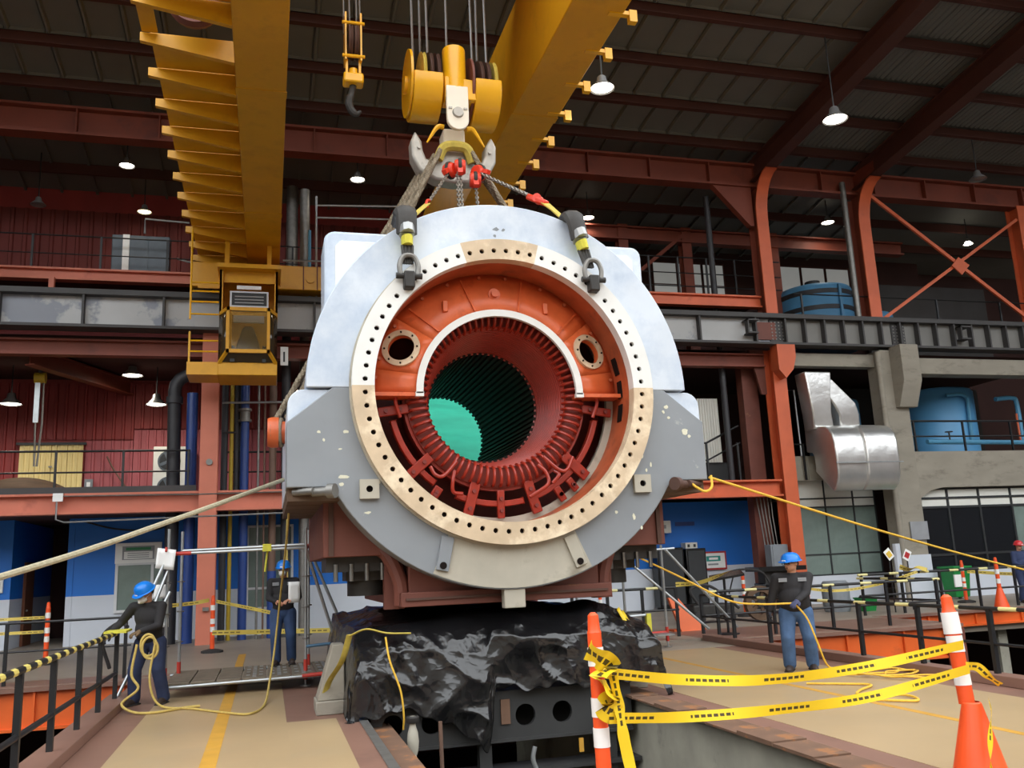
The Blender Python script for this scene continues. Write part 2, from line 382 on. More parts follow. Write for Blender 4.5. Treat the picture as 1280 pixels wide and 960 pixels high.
# orange edge beams of the far floors
def edge_beam(x0,x1,y,label,z1=-.08,h=.62):
    t = thing('edge_beam',label,'beam',((x0+x1)/2,y,z1-h))
    B(x0,x1,y-.03,y+.25,z1-h,z1).build('web','edge_orange',t); B(x0,x1,y-.12,y+.25,z1-h-.05,z1-h).build('bottom_flange','edge_orange',t)
    B(x0,x1,y-.14,y+.05,z1,-.005).build('slab_edge','floor_brown',t)
    n = int((x1-x0)/1.5)
    for i in range(n+1): B(x0+.1+i*(x1-x0-.2)/n-.02,x0+.1+i*(x1-x0-.2)/n+.02,y-.1,y,z1-h,z1).build('stiffener','edge_orange',t)
    return t
edge_beam(-16,-2.45,18.55,'orange steel edge beam under the far floor left of the walkway')
edge_beam(9.4,15.6,17.95,'orange steel edge beam under the far floor behind the right worker')
t = thing('support_post','orange steel post under the far floor beside the right worker','column',(12.0,17.85,-5)); B(11.7,12.2,17.8,17.84,-5,-.75).build('flange','edge_orange',t); B(11.92,11.98,17.84,18.1,-5,-.75).build('web','edge_orange',t)
t = thing('support_post','dark red steel post under the cut corner of the far floor','column',(15.4,17.9,-5)); B(15.1,15.6,17.8,17.84,-5,-.1).build('flange','oxide',t); B(15.32,15.38,17.84,18.1,-5,-.1).build('web','oxide',t)
edge_beam(15.7,47,21.15,'dark edge of the far floor under the right railing',-.08,.3)
for x in (17.5,20.2,23.2,26.5): struct(B(x-.15,x+.15,21.6,21.9,-5,-.6).build('trim_1','concrete_old'))
# kerbs
k = struct(B(-2.3,-1.98,-8,15.3,0,.12).build('trim_2','floor_brown',bevel=.01), 'low brown kerb along the left walkway')
k = struct(B(9.03,9.3,-8,18,0,.13).build('trim_3','floor_brown',bevel=.01), 'low brown kerb along the right walkway')

# ================================================================ HALL SHELL
struct(B(-46,-45,-30,42,-5,18).build('wall_left','wall_brown')); struct(B(48,49,-30,42,-5,18).build('wall_right','wall_brown'))
struct(B(-46,49,-31,-30,-5,18).build('wall_front','concrete')); struct(B(-46,49,35,35.4,-5,18).build('wall_back','wall_brown'), 'dark brown wall at the rear of the upper galleries')

def corr_mesh(w_, h_, pitch, depth, horizontal=False):
    """one folded sheet, width w_, height h_, trapezoid ribs"""
    mb = MB(); n = max(1, round(w_/pitch)); p = w_/n; xs = []
    for i in range(n): xs += [(i*p,0),(i*p+p*.62,0),(i*p+p*.7,-depth),(i*p+p*.92,-depth)]
    xs.append((w_,0)); k = len(xs)
    vs = [(x,y,0) for x,y in xs]+[(x,y,h_) for x,y in xs]
    return mb.add(vs, [(i,i+1,i+1+k,i+k) for i in range(k-1)])
def siding(parent, x0, x1, y, z0, z1, m, pw_=1.2, pitch=.3, depth=.05, name='siding_panel'):
    n = max(1, round((x1-x0)/pw_)); w_ = (x1-x0)/n; o = None
    for i in range(n):
        if o is None:
            mb = corr_mesh(w_-.01, z1-z0, pitch, depth); mb.xf(Matrix.Translation((x0,y,z0))); o = mb.build(name, m, parent, smooth=False); first = WL[o].copy()
        else: dup(o, first+Vector((i*w_,0,0)), parent)

# ---- back wall of the left galleries (second floor and upper gallery)
gw = struct(B(-16,12,32.15,32.4,4.2,15.5).build('wall_back','wall_red'), 'red sheet wall behind the left galleries')
siding(gw,-16,-8,32.1,4.2,8.4,'wall_red'); siding(gw,-8,-4.4,32.1,6.5,8.4,'wall_red'); siding(gw,-5.9,-4.4,32.1,4.2,6.45,'wall_rose',1.5); siding(gw,-4.4,4,32.0,4.2,6.8,'wall_rose',1.2,.24); siding(gw,-4.4,4,32.02,6.85,8.4,'wall_red')
siding(gw,-16,4,32.1,11.3,14.6,'wall_red_shaded',1.6,.4)
# upper windows at the right rear
for i,(x0,x1,z0,z1) in enumerate(((16.1,17.2,12.5,14.45),(17.3,18.4,12.5,14.45),(18.5,19.5,12.5,14.45),(22.2,23.4,11.4,14.55),(23.5,24.7,11.4,14.55),(24.8,26.0,11.4,14.55))):
    o = struct(B(x0,x1,33.9,34.0,z0,z1).build('window_%d'%(i+1),'day_window'))
    MB().box(x0-.06,x1+.06,33.84,33.9,z1,z1+.07).box(x0-.06,x1+.06,33.84,33.9,z0-.07,z0).box(x0-.06,x0,33.84,33.9,z0,z1).box(x1,x1+.06,33.84,33.9,z0,z1).box(x0,x1,33.86,33.89,(z0+z1)/2-.02,(z0+z1)/2+.02).build('window_frame','roof_steel',o)
struct(B(12,30,34,34.3,4.2,15.5).build('wall_back','wall_brown'), 'dark wall behind the right galleries')
o = struct(B(26.3,33,33.3,33.5,9.9,13.7).build('wall_back','runway_dark'), 'dark grey partition behind the cross brace'); 

# ---- mezzanine slabs
s1 = struct(B(-16,13,26.95,32.2,3.7,4.15).build('ceiling','wall_brown'), 'underside of the second floor')
struct(B(-16,16,27.1,32.2,8.55,8.8).build('ceiling','wall_brown'), 'dark ceiling above the left second floor')
struct(B(-16,2,28.9,32.2,11.0,11.3).build('ceiling','wall_brown'), 'slab of the upper left gallery')
struct(B(13,30,27.1,34,8.6,8.78).build('ceiling','wall_brown'), 'slab carrying the upper tanks')
struct(B(12.9,22,27.65,34,3.9,4.2).build('ceiling','concrete'), 'slab of the right second floor'); struct(B(21.4,30,26.6,34,4.6,5.0).build('ceiling','concrete'), 'slab under the blue tank')

struct(B(9,16.7,27.0,29.6,10.42,10.6).build('ceiling','wall_brown'), 'slab of the gallery right of the stator top')
# ================================================================ STEEL FRAME
def ibeam_x(name, x0, x1, y0, y1, z0, z1, m, label, pitch=0, tf=.06, cat='beam', first=None):
    """beam along X: web set back, two flanges, stiffeners"""
    t = thing(name, label, cat, ((x0+x1)/2, (y0+y1)/2, z0)); ym = (y0+y1)/2
    B(x0,x1,ym-.03,ym+.03,z0+tf,z1-tf).build('web',m,t); B(x0,x1,y0,y1,z1-tf,z1).build('flange',m,t); B(x0,x1,y0,y1,z0,z0+tf).build('flange',m,t)
    if pitch:
        x = x0+(first if first is not None else pitch/2); o = None
        while x < x1:
            if o is None: o = B(x-.02,x+.02,y0+.01,ym,z0+tf,z1-tf).build('stiffener',m,t); w0 = WL[o].copy(); xx = x
            else: dup(o, w0+Vector((x-xx,0,0)), t)
            x += pitch
    return t
def ibeam_pts(t, p, q, m, wdt=.4, hgt=.45, tf=.04, upv=(0,0,1)):
    p = Vector(p); q = Vector(q); d = (q-p).normalized(); u = d.cross(Vector(upv)).normalized(); v = u.cross(d).normalized()
    MB().bar(p,q,.04,hgt-2*tf,upv).build('web',m,t)
    for s_ in (-1,1): MB().bar(p+v*(hgt/2-tf/2)*s_, q+v*(hgt/2-tf/2)*s_, wdt, tf, upv).build('flange',m,t)
ibeam_x('steel_beam',-16,.65,26.45,26.9,3.64,4.2,'beam_orange','salmon orange floor beam over the left blue wall')
ibeam_x('steel_beam',9.5,16.7,26.45,26.9,3.64,4.2,'beam_vivid','orange floor beam over the right blue wall')
ibeam_x('steel_beam',-16,16.7,26.75,27.1,8.15,8.62,'beam_red_shaded','long red beam just beneath the crane runway')
ibeam_x('steel_beam',-16,30,26.5,27.0,14.77,15.68,'beam_red_shaded','high red beam under the roof edge with stiffener plates',2.3,.08,first=1.2)
ibeam_x('steel_beam',-16,2.2,28.65,29.0,10.98,11.36,'beam_orange','salmon edge beam of the upper left gallery')
ibeam_x('steel_beam',9.0,16.8,26.7,27.0,10.3,10.72,'beam_vivid','orange edge beam of the gallery right of the stator')
# runway girder
rg = thing('crane_runway','grey crane runway girder running across the back of the hall','beam',(6,26.3,8.78))
B(-16,17.0,26.25,26.3,8.86,9.72).build('web','runway_grey',rg); B(17.0,32,26.25,26.3,8.86,9.72).build('web','runway_mid',rg)
B(-16,32,25.98,26.6,9.72,9.82).build('top_flange','runway_dark',rg); B(-16,32,26.0,26.58,8.78,8.86).build('bottom_flange','runway_dark',rg)
B(-16,32,26.22,26.34,9.82,9.95).build('rail','runway_dark',rg)
st = None
xs = [-15.6+2.11*i for i in range(16)]+[17.2+.78*i for i in range(19)]
for x in xs:
    if st is None: st = B(x-.03,x+.03,26.02,26.25,8.86,9.72).build('stiffener','runway_dark',rg); w0 = WL[st].copy()
    else: dup(st, w0+Vector((x-xs[0],0,0)), rg)
for x in (16.95,21.9):
    sp = B(x-.28,x+.28,26.2,26.25,8.9,9.7).build('splice_plate','runway_dark',rg)
    mb = MB()
    for i in range(4):
        for j in range(6): mb.cyl((x-.21+i*.14,26.2,9.0+j*.12),(x-.21+i*.14,26.17,9.0+j*.12),.025,n=6)
    o = mb.build('bolt_rows','steel_dull',sp); o['kind'] = 'stuff'
for x in (15.9,24.6):
    MB().box(x-.3,x+.15,25.8,26.2,9.55,9.6).box(x-.3,x-.25,25.8,26.0,9.1,9.6).box(x-.25,x+.1,25.8,26.2,9.1,9.15).build('bracket','runway_dark',rg)
B(16.1,16.9,26.19,26.24,8.98,9.6).build('faded_red_patch','oxide',rg)
# columns
def hcol(name,label,x0,x1,y0,y1,z0,z1,m):
    t = thing(name,label,'column',((x0+x1)/2,(y0+y1)/2,z0))
    B(x0,x1,y0,y0+.05,z0,z1).build('flange',m,t); B(x0,x1,y1-.05,y1,z0,z1).build('flange',m,t); B((x0+x1)/2-.03,(x0+x1)/2+.03,y0+.05,y1-.05,z0,z1).build('web',m,t)
    return t
t = hcol('steel_column','salmon orange steel column beside the crane cab',-1.88,-1.40,26.4,26.95,0,8.78,'beam_orange')
MB().cyl((-1.62,26.33,5.0),(-1.62,26.4,5.0),.09,n=14).build('round_gauge','steel_dull',t); B(-1.7,-1.54,26.3,26.4,.9,1.0).build('conduit_box','steel_dull',t)
t = hcol('steel_column','orange steel column with corbel at the right of the blue wall',16.75,17.25,26.4,27.0,0,8.78,'beam_vivid')
MB().prism([(16.75,7.9),(17.0,7.6),(17.3,7.9),(17.45,8.35),(17.45,8.78),(16.75,8.78)],(0,26.0,0),(1,0,0),(0,0,1),(0,.4,0)).build('corbel','beam_vivid',t)
MB().prism([(16.2,8.78),(16.75,8.78),(16.75,7.2),(16.55,7.2)],(0,26.9,0),(1,0,0),(0,0,1),(0,.1,0)).build('gusset','oxide',t)
B(16.1,16.7,27.4,27.8,0,8.6).build('rear_flange','oxide',t)
def haunch(name,label,x0,x1,yb):
    """column above the runway whose front flange curves over into the rafter"""
    t = thing(name,label,'column',((x0+x1)/2,26.6,9.85))
    pts = [(26.4,9.85),(26.4,13.6)]+[(26.4-.9*(1-math.cos(rad(a))), 13.6+1.45*math.sin(rad(a))) for a in range(15,91,15)]
    back = [(p[0]+.05,p[1]) for p in pts]
    mb = MB(); n = len(pts)
    vs = [(x,p[0],p[1]+(0 if i<n-1 else 0)) for x in (x0,x1) for i,p in enumerate(pts)]
    off = [(p[0]+.06,p[1]-.0) if i<3 else (p[0]+.03,p[1]+.05) for i,p in enumerate(pts)]
    vs += [(x,p[0],p[1]) for x in (x0,x1) for p in off]
    fs = []
    for i in range(n-1): fs += [(i,i+1,n+i+1,n+i),(2*n+i,3*n+i,3*n+i+1,2*n+i+1),(i,2*n+i,2*n+i+1,i+1),(n+i,n+i+1,3*n+i+1,3*n+i)]
    mb.add(vs,fs).build('curved_flange','beam_vivid',t)
    xm = (x0+x1)/2
    mb = MB().prism([(p[0]+.05,p[1]) if i<3 else (p[0]+.03,p[1]+.06) for i,p in enumerate(pts)]+[(25.5,15.7),(27.0,15.7),(27.0,9.85)],(xm-.03,0,0),(0,1,0),(0,0,1),(.06,0,0)); mb.build('web','beam_red_shaded',t)
    B(x0,x1,26.95,27.0,9.85,14.7).build('rear_flange','beam_red_shaded',t)
    return t
haunch('steel_column','orange upper column nearest the stator curving into a roof rafter',16.75,17.2,26.5)
haunch('steel_column','orange upper column beside the cross brace curving into a roof rafter',21.03,21.5,26.5)
MB().cyl((20.55,26.5,9.9),(20.55,26.5,15.2),.11).build('downpipe','steel_dull'); tag(bpy.data.objects['downpipe'],'grey downpipe left of the orange column by the cross brace','pipe')
for x,l in ((7.7,'dark column behind the stator'),(-8.4,'dark left upper column in the gallery')):
    hcol('steel_column',l+' under the high red beam',x-.22,x+.22,26.5,27,9.95 if x<0 else 0,14.8 if x<0 else 8.7,'beam_red_shaded')
t = thing('beam_haunch','red triangular haunch plate where the high beam meets the column nearest the stator','beam',(16,26.7,13.6)); MB().prism([(15.2,14.8),(16.75,14.8),(16.75,13.3),(16.6,13.3)],(0,26.6,0),(1,0,0),(0,0,1),(0,.25,0)).build('plate','beam_red_shaded',t)
# inner dim columns on the upper right gallery
for x,l in ((15.9,'nearest the stator'),(19.8,'behind the blue upper tank'),(13.2,'beside the stator top')):
    hcol('steel_column','dim red column in the rear row '+l,x-.2,x+.2,30.2,30.6,8.8,14.6,'beam_red_shaded')
ibeam_x('steel_beam',11,26,30.1,30.5,13.95,14.5,'beam_red_shaded','dim red beam on the rear row of upper columns')
t = thing('brace_rod','dim diagonal brace behind the stator top','brace',(13.6,30.2,12.4)); MB().bar((13.2,30.2,12.2),(15.9,30.2,14.4),.14,.14).build('rod','beam_red_shaded',t)
# cross brace
t = thing('cross_brace','orange X brace between the upper columns at far right','brace',(25,26.4,9.9))
MB().bar((21.6,26.4,14.75),(28.3,26.4,9.97),.08,.13).build('diagonal','beam_vivid',t); MB().bar((21.55,26.42,9.95),(28.3,26.42,14.2),.08,.11).build('diagonal','beam_vivid',t)
MB().prism([(24.8,12.1),(25.15,12.45),(25.6,12.15),(25.2,11.75)],(0,26.3,0),(1,0,0),(0,0,1),(0,.05,0)).build('gusset','beam_vivid',t)
hcol('steel_column','orange upper column at the far right edge of the photo',28.4,28.8,26.4,27,9.85,14.8,'beam_vivid')

# ================================================================ ROOF
SL = .115
def zr(y): return 16.05+SL*(26.5-y) if y <= 26.5 else 16.05-.12*(y-26.5)
roof = thing('roof_sheeting','dark ribbed metal roof sheets between the purlins','roof',(8,20,16)); roof['kind'] = 'structure'
PY = [14.1,16.05,18.0,19.95,21.95,23.9,25.8]
proto = {}
for r_ in range(len(PY)-1):
    y0,y1 = PY[r_],PY[r_+1]
    for i in range(39):
        x = -9.9+i*1.0; fine = x > 16.9
        if r_ < 2: continue
        if fine and i%1: continue
        key = (r_, fine)
        if key not in proto:
            mb = MB(); za,zb = zr(y0+.12)+.05, zr(y1-.12)+.05
            if not fine:
                prof = [(0,0),(.04,-.10),(.10,-.10),(.14,0),(.98,0)]
            else:
                prof = [(j*.098, -.05*(j%2)) for j in range(11)]
            k = len(prof)
            mb.add([(p[0],y0+.1,za+p[1]) for p in prof]+[(p[0],y1-.1,zb+p[1]) for p in prof], [(a,a+1,a+1+k,a+k) for a in range(k-1)])
            if not fine: mb.add([(0,y1-.1,zb-.1),(.98,y1-.1,zb-.1),(.98,y1-.1,zb+.01),(0,y1-.1,zb+.01)],[(0,1,2,3)])
            mb.xf(Matrix.Translation((x,0,0))); o = mb.build('roof_panel','roof_sheet',roof,smooth=False); proto[key] = (o, WL[o].copy(), x)
        else:
            o,w0,x0 = proto[key]; dup(o, w0+Vector((x-x0,0,0)), roof)
mb = MB(); y0,y1 = 13.4,26.5
mb.add([(-46,y0,zr(y0)+.14),(49,y0,zr(y0)+.14),(49,y1,zr(y1)+.14),(-46,y1,zr(y1)+.14)],[(0,1,2,3)])
o = mb.build('roof_sheet_rest','roof_sheet',roof,smooth=False)
struct(MB().add([(-46,25.7,zr(25.7)+.16),(49,25.7,zr(25.7)+.16),(49,26.6,16.3),(-46,26.6,16.3)],[(0,1,2,3)]).build('ceiling','roof_sheet',smooth=False), 'dark roof strip above the high beam')
ar = struct(MB().add([(-46,26.4,16.3),(49,26.4,16.3),(49,35.2,14.9),(-46,35.2,14.9)],[(0,1,2,3)]).build('ceiling','roof_sheet',smooth=False), 'dark aisle roof behind the high beam')
o0 = None
for i in range(34):
    x = -14+i*1.15
    if o0 is None: o0 = MB().bar((x,26.6,16.2),(x,35,14.86),.08,.1).build('sheet_rib','roof_sheet',ar,smooth=False); w0 = WL[o0].copy()
    else: dup(o0, w0+Vector((x+14,0,0)), ar)
for i,y in enumerate(PY):
    t = thing('roof_purlin', ['rust brown roof purlin out of the top of the picture','rust brown roof purlin nearest the viewer','rust brown roof purlin crossing behind the hook ropes','rust brown roof purlin third row up from the high beam','rust brown roof purlin two rows above the high beam','rust brown roof purlin one row above the high beam','rust brown roof purlin directly above the high red beam'][i],'beam',(8,y,zr(y)-.3))
    B(-16,35,y-.02,y+.02,zr(y)-.30,zr(y)).build('web','roof_steel',t,smooth=False); B(-16,35,y-.09,y+.09,zr(y)-.32,zr(y)-.29).build('flange','roof_steel',t,smooth=False)
for y in (28.4,30.4,32.4):
    B(-16,35,y-.05,y+.05,zr(y)-.05-.3,zr(y)+.0).build('aisle_purlin','roof_steel',ar,smooth=False)
for x,l in ((16.97,'deep brown roof rafter above the column nearest the stator'),(21.27,'deep brown roof rafter above the cross brace column'),(-8.4,'deep brown roof rafter at the far left'),(7.7,'deep brown roof rafter hidden behind the crane girder')):
    t = thing('roof_rafter',l,'beam',(x,20,15)); ya,yb = 13.6,26.6
    mb = MB(); 
    d0 = 1.0
    MB().prism([(ya,zr(ya)-.3-.75),(25.5,zr(25.5)-.3-.75),(yb,zr(25.5)-.3-.75),(yb,zr(26.4)-.3),(ya,zr(ya)-.3)],(x-.03,0,0),(0,1,0),(0,0,1),(.06,0,0)).build('web','roof_steel',t)
    for dz in (-1.05,-.33): MB().bar((x,ya,zr(ya)+dz),(x,yb,zr(26.4)+dz),.45,.05).build('flange','roof_steel',t)

# ================================================================ GROUND-FLOOR BACK WALL
def two_tone(x0,x1,y,label,z1=3.7,zs=1.42,t_=.2):
    o = struct(B(x0,x1,y,y+t_,zs,z1).build('wall_back','wall_blue'), label); B(x0,x1,y-.002,y+t_,0,zs).build('white_dado','wall_white',o); return o
two_tone(-16,-7.35,29.3,'blue and white wall left of the dark doorway')
two_tone(-5.55,-2.9,29.3,'blue and white wall with the service window')
two_tone(-2.9,-.75,29.32,'blue and white wall behind the orange column')
two_tone(1.0,13.0,29.3,'blue and white wall behind the stator'); two_tone(13.0,17.4,29.3,'large blue and white wall right of the stator')
two_tone(-.75,1.0,29.34,'blue and white wall round the narrow window')
two_tone(-7.35,-7.2,29.3,'blue and white side wall of the dark passage',t_=5.2); two_tone(-5.72,-5.55,29.28,'white and blue door jamb beside the doorway',t_=5.2)
struct(B(-7.2,-5.72,34.4,34.5,0,3.7).build('wall_back','wall_brown'),'dark end wall of the passage')
d = struct(B(-7.2,-7.12,30.7,31.7,0,2.5).build('door_1','wood_door'), 'brown wooden door inside the dark passage'); MB().ell((-7.09,30.85,1.05),.04,.04,.04,8,6).build('door_handle','steel',d)
def window(n, x0,x1,y,z0,z1, mull, trans, pane='window_green', fm='frame_dark', fw_=.06, label=None, toprow=None):
    """panes one by one in a frame with mullions at the given x and transoms at the given z"""
    X = [x0]+list(mull)+[x1]; Z = [z0]+list(trans)+[z1]
    fr_ = MB()
    for x in X: fr_.box(x-fw_/2,x+fw_/2,y-.05,y+.05,z0-fw_/2,z1+fw_/2)
    for z in Z: fr_.box(x0,x1,y-.045,y+.045,z-fw_/2,z+fw_/2)
    o = struct(fr_.build('window_%d'%n, fm), label)
    for i in range(len(X)-1):
        for j in range(len(Z)-1):
            m = toprow if toprow and j >= len(Z)-1-toprow[1] else None
            pm = toprow[0] if m else (pane[i%len(pane)] if isinstance(pane,(list,tuple)) else pane)
            B(X[i]+fw_/2,X[i+1]-fw_/2,y-.01,y+.01,Z[j]+fw_/2,Z[j+1]-fw_/2).build('pane',pm,o,smooth=False)
    return o
window(10,-4.35,-2.95,29.26,.92,2.3,(-3.35,),(),'window_green','frame_white',.08,'white framed service window in the left blue wall')
sg = thing('wall_sign','white sign board with green heading above the service window','sign',(-3.75,29.2,2.32)); B(-4.4,-3.1,29.16,29.24,2.32,2.92).build('board','paper',sg)
B(-4.2,-3.3,29.14,29.16,2.42,2.82).build('panel','sign_grey',sg); B(-4.1,-3.4,29.13,29.14,2.7,2.78).build('heading','sign_green',sg); B(-4.15,-3.35,29.13,29.14,2.44,2.66).build('notice','paper',sg)
for i in range(3): B(-4.05,-3.45,29.12,29.13,2.48+i*.06,2.5+i*.06).build('print_line','sign_grey',sg)
sg = thing('wall_sign','small white sign at the left edge of the blue wall','sign',(-7.6,29.2,1.5)); B(-7.9,-7.38,29.2,29.28,1.62,2.05).build('board','paper',sg); B(-7.85,-7.45,29.19,29.2,1.72,1.9).build('print_line','cabinet_dark',sg)
window(11,-.6,.75,29.28,.8,3.3,(.05,),(1.4,2.7),'window_green','frame_white',.07,'narrow grey window behind the vertical pipes')
# right: signs, speakers and boxes on the blue wall
sg = thing('wall_sign','white sign with red frame on the right blue wall','sign',(15.3,29.2,1.3)); B(14.8,15.85,29.2,29.27,1.28,1.92).build('frame','sign_red',sg); B(14.87,15.78,29.18,29.2,1.34,1.86).build('board','paper',sg)
B(15.05,15.6,29.17,29.18,1.58,1.76).build('print_block','sign_teal',sg); B(15.1,15.5,29.17,29.18,1.44,1.5).build('print_line','sign_grey',sg); B(15.15,15.5,29.165,29.17,1.63,1.71).build('print_line','paper',sg)
for x0,x1,z0,z1,l,m in ((12.9,13.9,.75,2.1,'black cabinet half hidden behind the scaffold','screen_black'),(14.0,14.75,.8,2.05,'tall black cabinet beside the red framed sign','screen_black')):
    t = thing('equipment_cabinet',l,'cabinet',((x0+x1)/2,28.8,0)); B(x0,x1,28.6,29.1,.1,z1).build('body',m,t,bevel=.02); B(x0+.06,x1-.06,28.58,28.6,.2,z1-.08).build('door','frame_dark',t); B(x0+.1,x0+.2,28.6,29.1,0,.1).build('foot','rubber',t); B(x1-.2,x1-.1,28.6,29.1,0,.1).build('foot','rubber',t)
t = thing('wall_box','white control box above the black cabinet','box',(13.4,29,2.6)); B(13.05,13.7,29.0,29.28,2.62,3.05).build('body','panel_white',t,bevel=.02); B(13.15,13.5,28.98,29,2.78,2.9).build('display','sign_grey',t)
t = thing('wall_box','small white switch box on top of the tall cabinet','box',(14.4,29,2.06)); B(14.15,14.6,28.9,29.28,2.06,2.26).build('body','panel_white',t); B(14.22,14.3,28.88,28.9,2.1,2.2).build('dial','frame_dark',t); B(14.45,14.53,28.88,28.9,2.1,2.2).build('dial','frame_dark',t)
B(14.0,14.75,29.28,29.3,2.86,3.0).build('dark_blue_tag','pipe_blue'); tag(bpy.data.objects['dark_blue_tag'],'dark blue plate on the right blue wall','plate')
t = thing('junction_box','grey electrical box on the wall beside the right orange column','box',(16.6,26.9,1.0)); B(16.1,16.75,26.6,27.0,.95,2.05).build('body','box_grey',t,bevel=.02); B(16.16,16.5,26.58,26.6,1.0,2.0).build('door','box_grey',t)
t = thing('conduit_bundle','bundle of thin conduits rising to the right floor beam','pipe',(16.4,27.1,2.05))
for i in range(5): MB().tube([(16.2+i*.12,27.1,2.05),(16.15+i*.12,27.15,3.0),(16.1+i*.14,27.2,3.66)],.022,6).build('conduit','steel_dull',t)
# right window walls
wr = struct(B(17.25,21.0,27.45,27.65,0,.92).build('wall_back','wall_white'), 'white dado under the right windows')
window(12,17.6,21.0,27.5,.95,4.3,(18.95,20.1),(1.65,3.28,3.58),'window_green','frame_dark',.045,'green glazed office window behind the right worker',('panel_white',2))
window(13,22.0,29.8,26.5,.95,3.75,(23.25,24.6,26.0,27.6),(1.45,3.1,3.42),['window_dark','window_dark','window_dark','window_green','window_green'],'frame_dark',.08,'dark glazed window wall under the concrete band',('panel_white',2))
struct(B(22,30,26.45,26.7,0,.92).build('wall_back','wall_white'), 'white dado under the dark window wall')
# furniture hints behind the green glass, lit interior
for i,(x,z) in enumerate(((18.2,2.2),(19.2,2.1),(20.3,2.15))): pass
# concrete frame on the right
cc = thing('concrete_column','grey concrete column with a stepped corbel under the runway','column',(21.3,26.5,0))
B(20.95,21.9,26.15,26.9,0,8.7).build('shaft','concrete',cc,bevel=.02); MB().prism([(25.55,8.78),(26.15,8.78),(26.15,6.6),(25.95,6.6),(25.55,7.5)],(21.35,0,0),(0,1,0),(0,0,1),(.75,0,0)).build('corbel','concrete',cc,bevel=.015)
B(20.9,21.95,26.12,26.16,0,1.5).build('white_dado','wall_white',cc); MB().cyl((20.82,26.1,0),(20.82,26.1,8.6),.1).build('drain_pipe','concrete',cc)
B(21.25,21.95,26.08,26.12,2.0,2.62).build('notice','sign_grey',cc)
cb = thing('concrete_beam','deep concrete band above the dark window wall','beam',(26,26.4,3.75))
MB().prism([(21.9,3.4),(22.4,3.68),(22.9,3.78),(30,3.78),(30,5.05),(21.9,5.05)],(0,26.2,0),(1,0,0),(0,0,1),(0,.5,0)).build('band','concrete',cb)
tag(B(21.9,30,26.2,26.8,7.86,8.45).build('concrete_beam','concrete',bevel=.02),'concrete beam over the blue tank gallery','beam')
tag(B(17.3,20.95,26.5,26.9,8.15,8.6).build('concrete_beam','concrete'),'concrete beam above the foil duct','beam')
pn = thing('parapet','grey concrete parapet behind the foil duct','parapet',(19,27.2,4.2))
for i in range(4): B(17.3+i*.92,18.2+i*.92,27.15,27.3,4.2,5.05).build('panel','concrete_old',pn)
B(22,30,31.5,31.7,5,8.4).build('dark_partition','pit_dark'); struct(bpy.data.objects['dark_partition'])
# ---- railings built one by one
def railing(name,label,pts,zs,post_at,zb,rp=.025,m='black_paint',rm=None,cap=None):
    """rails at heights zs along the polyline, posts at the given points"""
    t = thing(name,label,'railing',(pts[0][0],pts[0][1],zb))
    for i,z in enumerate(zs):
        P = [Vector((p[0],p[1],p[2]+z if len(p)>2 else z)) for p in pts]
        mb = MB(); mb.tube(P, rp if i else rp*1.25, 8)
        if i == 0 and rm:
            acc = 0
            for k_,p in enumerate(P):
                if k_: acc += (p-P[k_-1]).length
                for j in range(8): mb.uv[k_*8+j] = (acc,.5)
        mb.build('top_rail' if i == 0 else 'mid_rail', rm if (i == 0 and rm) else m, t)
    for p in post_at: B(p[0]-.03,p[0]+.03,p[1]-.03,p[1]+.03,zb,zs[0]).build('post',m,t)
    return t
railing('gallery_railing','thin dark railing on the left second floor',[(-16,27.2),(-2.2,27.2)],[5.45,4.85],[(-14.5+i*1.75,27.2) for i in range(8)],4.2)
struct(B(-16,-2.0,27.0,27.1,4.2,4.42).build('trim_4','runway_dark'), 'dark toe board of the left second floor')
railing('gallery_railing','thin dark railing behind the vertical pipes',[(-1.2,27.7),(1.2,27.7)],[5.45,4.85],[(-1.1,27.7),(1.1,27.7)],4.2)
railing('gallery_railing','thin dark railing along the upper left gallery',[(-16,28.8),(2,28.8)],[12.45,11.85],[(-14.9+i*1.95,28.8) for i in range(9)],11.36,.02)
railing('gallery_railing','dark railing in front of the blue tank',[(21.9,26.3),(30,26.3)],[6.15,5.6],[(22.1+i*2.1,26.3) for i in range(4)],5.05,.03)
railing('gallery_railing','thin railing beside the foil duct',[(17.3,27.0),(21,27.0)],[5.45],[(17.4,27),(18.0,27)],4.2,.02)
railing('gallery_railing','thin dark railing on the runway under the cross brace',[(18.1,26.7),(30,26.7)],[10.85],[(18.4+i*2.9,26.7) for i in range(5)],9.85,.022)
railing('gallery_railing','thin dark railing in front of the upper right windows',[(11.5,28.0),(18.5,28.0)],[12.5,11.9,11.4],[(12.0+i*1.15,28.0) for i in range(6)],10.6,.022)
railing('gallery_railing','dark stair railing in the gallery right of the stator',[(13.2,27.6,.0),(14.6,27.6,.0),(15.9,27.6,.6)],[5.6,5.0],[(13.4,27.6),(14.6,27.6),(15.8,27.6)],4.2,.03)
# white folded sheet stack seen in the gallery gap
t = thing('metal_sheet','bright corrugated metal sheets leaning in the gallery right of the stator','sheet',(14.6,28.2,4.6)); 
for i in range(2):
    mb = corr_mesh(.8,2.3,.1,.03); mb.xf(Matrix.Translation((13.9+i*.85,28.3,5.0))); mb.build('sheet','panel_white',t)
B(13.7,15.8,28.4,28.6,4.2,5.0).build('stand','frame_dark',t)
